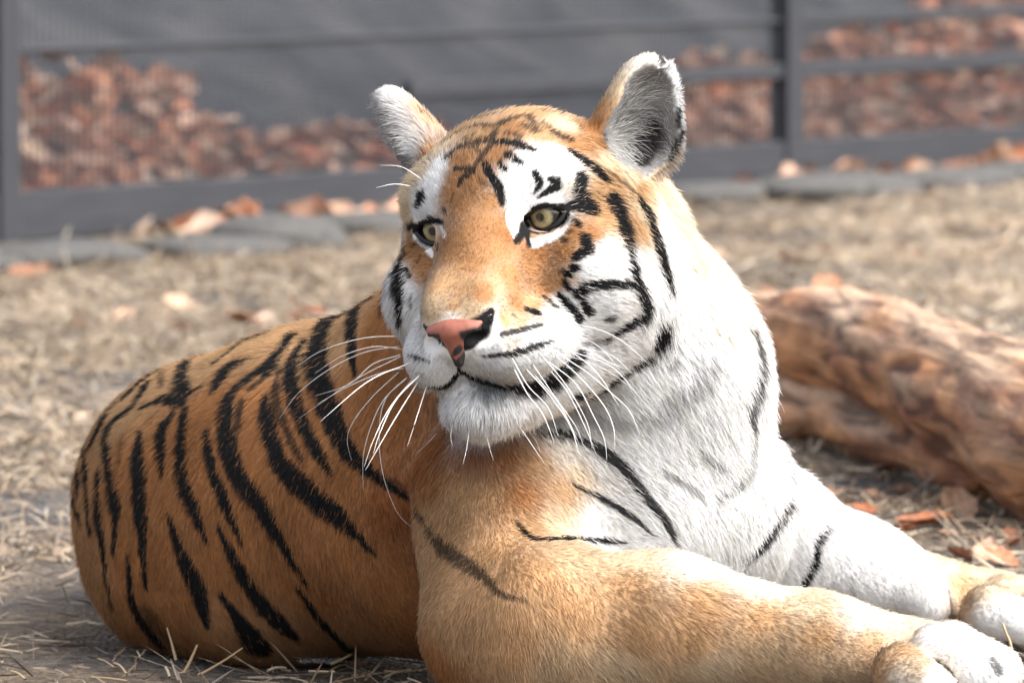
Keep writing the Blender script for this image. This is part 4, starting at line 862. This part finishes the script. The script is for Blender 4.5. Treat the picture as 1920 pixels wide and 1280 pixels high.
# ------------------------------------------------------------------ whiskers
WH = [[(756,630),(681,634),(606,656),(557,686)], [(752,649),(685,660),(621,690),(561,735),(524,784)], [(756,664),(700,682),(655,720),(591,742)], [(756,666),(685,701),(625,739),(561,784)], [(760,690),(722,697),(662,720),(595,757)], [(752,694),(700,742),(662,791),(651,825),(659,862)], [(767,705),(719,750),(692,810),(681,859),(681,919)], [(775,709),(730,765),(700,825),(683,874)], [(786,712),(737,791),(685,881)], [(765,705),(722,750),(711,817),(719,892),(745,960),(776,992)], [(801,720),(775,802),(764,836)], [(830,790),(800,830),(782,851)], [(837,793),(800,832),(780,850)], [(770,680),(690,715),(600,790)], [(790,700),(742,750),(712,812),(700,850)], [(758,655),(700,650),(640,668),(590,700)],
 [(1027,610),(1063,608),(1107,613),(1163,637),(1217,683)], [(1053,633),(1097,653),(1137,677),(1170,690)], [(1040,660),(1097,677),(1147,700),(1190,733)], [(1047,663),(1103,700),(1153,743),(1180,770),(1200,813)], [(1040,667),(1080,700),(1130,757),(1150,800),(1153,840)], [(1027,677),(1080,720),(1113,780),(1133,823),(1138,863)], [(1030,693),(1063,733),(1097,800),(1117,850)], [(997,680),(1040,743),(1080,800),(1093,833)], [(958,667),(990,723),(1027,763),(1047,817)], [(963,690),(990,740),(1017,775),(1040,830)], [(1087,630),(1127,653),(1173,707)], [(967,790),(990,823),(1020,867)], [(980,790),(1007,830),(1013,850)], [(1035,650),(1090,665),(1150,690),(1200,745)], [(1010,660),(1060,720),(1100,790),(1110,840)], [(985,690),(1030,740),(1070,800),(1085,850)], [(1045,640),(1095,655),(1145,665),(1185,700)], [(1000,700),(1050,760),(1085,830)], [(880,800),(875,840),(868,870)], [(910,805),(918,840),(925,862)], [(850,790),(845,815),(848,835)], [(1015,645),(1070,660),(1120,700),(1160,760)],
 [(793,338),(753,313),(713,310)], [(762,345),(725,332),(687,325)], [(775,350),(740,345),(705,352)], [(1055,385),(1075,372),(1090,350)]]
wm, n_, b_ = mat('whisker'); b_.inputs['Base Color'].default_value = (.86, .86, .84, 1); b_.inputs['Roughness'].default_value = .35
for i, pl in enumerate(WH):
    h = ray(*pl[0])
    if h is None: continue
    z0 = depth(h[0])+.004; c = catmull([(x, y, 0) for x, y in pl], 9)
    t = np.linspace(0, 1, len(c)); L = np.linalg.norm(np.array(pl[-1])-np.array(pl[0]))
    out = (.10 if pl[0][0] < 860 else .16)*L/250
    P3 = np.array([W(x, y, z0-out*math.sin(tt*1.5)) for (x, y, _), tt in zip(c, t)])
    obj('whisker', tube_mesh('whisker', P3, (.00072 if L > 120 else .00048)*random.uniform(.6, 1.1)*(1-.8*t**1.5), 5), wm, tiger)

# ------------------------------------------------------------------ stalks, twig and shed fur near the tiger
def stalk(name, pl, r, label, group=None, mtl=None):
    """pl: pixels; the first and last points rest on the ground unless a height is given"""
    P3 = []
    g0 = G(pl[0][0], pl[0][1]); z0 = depth(g0)
    for q in pl:
        P3.append(W(q[0], q[1], z0) if len(q) == 2 else W(q[0], q[1], q[2]))
    c = catmull([tuple(p) for p in P3], .004); c[:, 2] = np.maximum(c[:, 2], .001)
    o = obj(name, tube_mesh(name, c, np.linspace(r, r*.5, len(c)), 6), mtl or stm, label=label, category='twig' if name == 'twig' else 'straw')
    if group: o['group'] = group
    return o
stalk('twig', [(1866, 1300, ), (1885, 1245), (1897, 1215), (1886, 1185), (1880, 1168)], .0022, 'thin upright brown twig standing before the tiger forepaw')
stalk('straw_stalk', [(330, 1238), (322, 1205), (313, 1176)], .0018, 'upright straw stalk standing against the tiger thigh')
stalk('straw_stalk', [(372, 1266), (420, 1238), (455, 1214)], .0017, 'slanting dark stalk with pale end rising from the soil')
stalk('straw_stalk', [(345, 1262), (360, 1232), (370, 1208)], .0022, 'broad pale stalk leaning upright beside the slanting dark stalk')
stalk('straw_stalk', [(565, 1242), (552, 1215), (515, 1200)], .0016, 'bent straw stalk hooked over the tuft of grey fur')
stalk('straw_stalk', [(620, 1245), (655, 1228), (688, 1206)], .002, 'pale straw stalk sloping up against the tiger belly')
for i in range(22):
    x, y = random.uniform(20, 790), random.uniform(1225, 1278); a = random.uniform(-3.1, 3.1); L = random.uniform(30, 90)
    g0 = G(x, y); g1 = G(x+L*math.cos(a), min(max(y+L*math.sin(a)*.35, 1215), 1300)); m_ = (g0+g1)/2+np.array([0, 0, random.uniform(.002, .005)])
    g0[2] = g1[2] = .002
    c = catmull([tuple(g0), tuple(m_), tuple(g1)], .004)
    o = obj('straw_stalk', tube_mesh('straw_stalk', c, np.full(len(c), random.uniform(.0007, .0015)), 6), stm, label='loose straw stalk lying on the soil along the tiger belly', category='straw', group='straw stalks along the tiger belly')
tuft = []
ctr = G(600, 1238); Vt, Ft = [], []; kk = 0
for i in range(260):
    a, r_ = random.uniform(0, 6.28), random.random()**.6
    p0 = ctr+np.array([math.cos(a)*r_*.028, math.sin(a)*r_*.03, .001]); d = norm(np.array([random.gauss(0, 1), random.gauss(0, 1), abs(random.gauss(.6, .5))])); d2_ = norm(d+np.array([random.gauss(0, .8), random.gauss(0, .8), -.5]))
    L = random.uniform(.012, .026); c = np.array([p0, p0+d*L*.5, p0+d*L*.5+d2_*L*.5]); c[:, 2] = np.maximum(c[:, 2], .001)
    tm_ = tube_mesh('t', c, np.array([.0003, .0003, .0001]), 3); v = np.empty(len(tm_.vertices)*3); tm_.vertices.foreach_get('co', v)
    f = np.array([list(p.vertices) for p in tm_.polygons]); Vt.append(v.reshape(-1, 3)); Ft.append(f+kk); kk += len(Vt[-1]); bpy.data.meshes.remove(tm_)
tfm, n_, b_ = mat('shed_fur'); b_.inputs['Base Color'].default_value = (.48, .49, .52, 1); b_.inputs['Roughness'].default_value = .8
obj('fur_tuft', npmesh('fur_tuft', np.concatenate(Vt), np.concatenate(Ft)), tfm, label='small fluffy tuft of shed grey fur on the soil by the belly', category='fur')
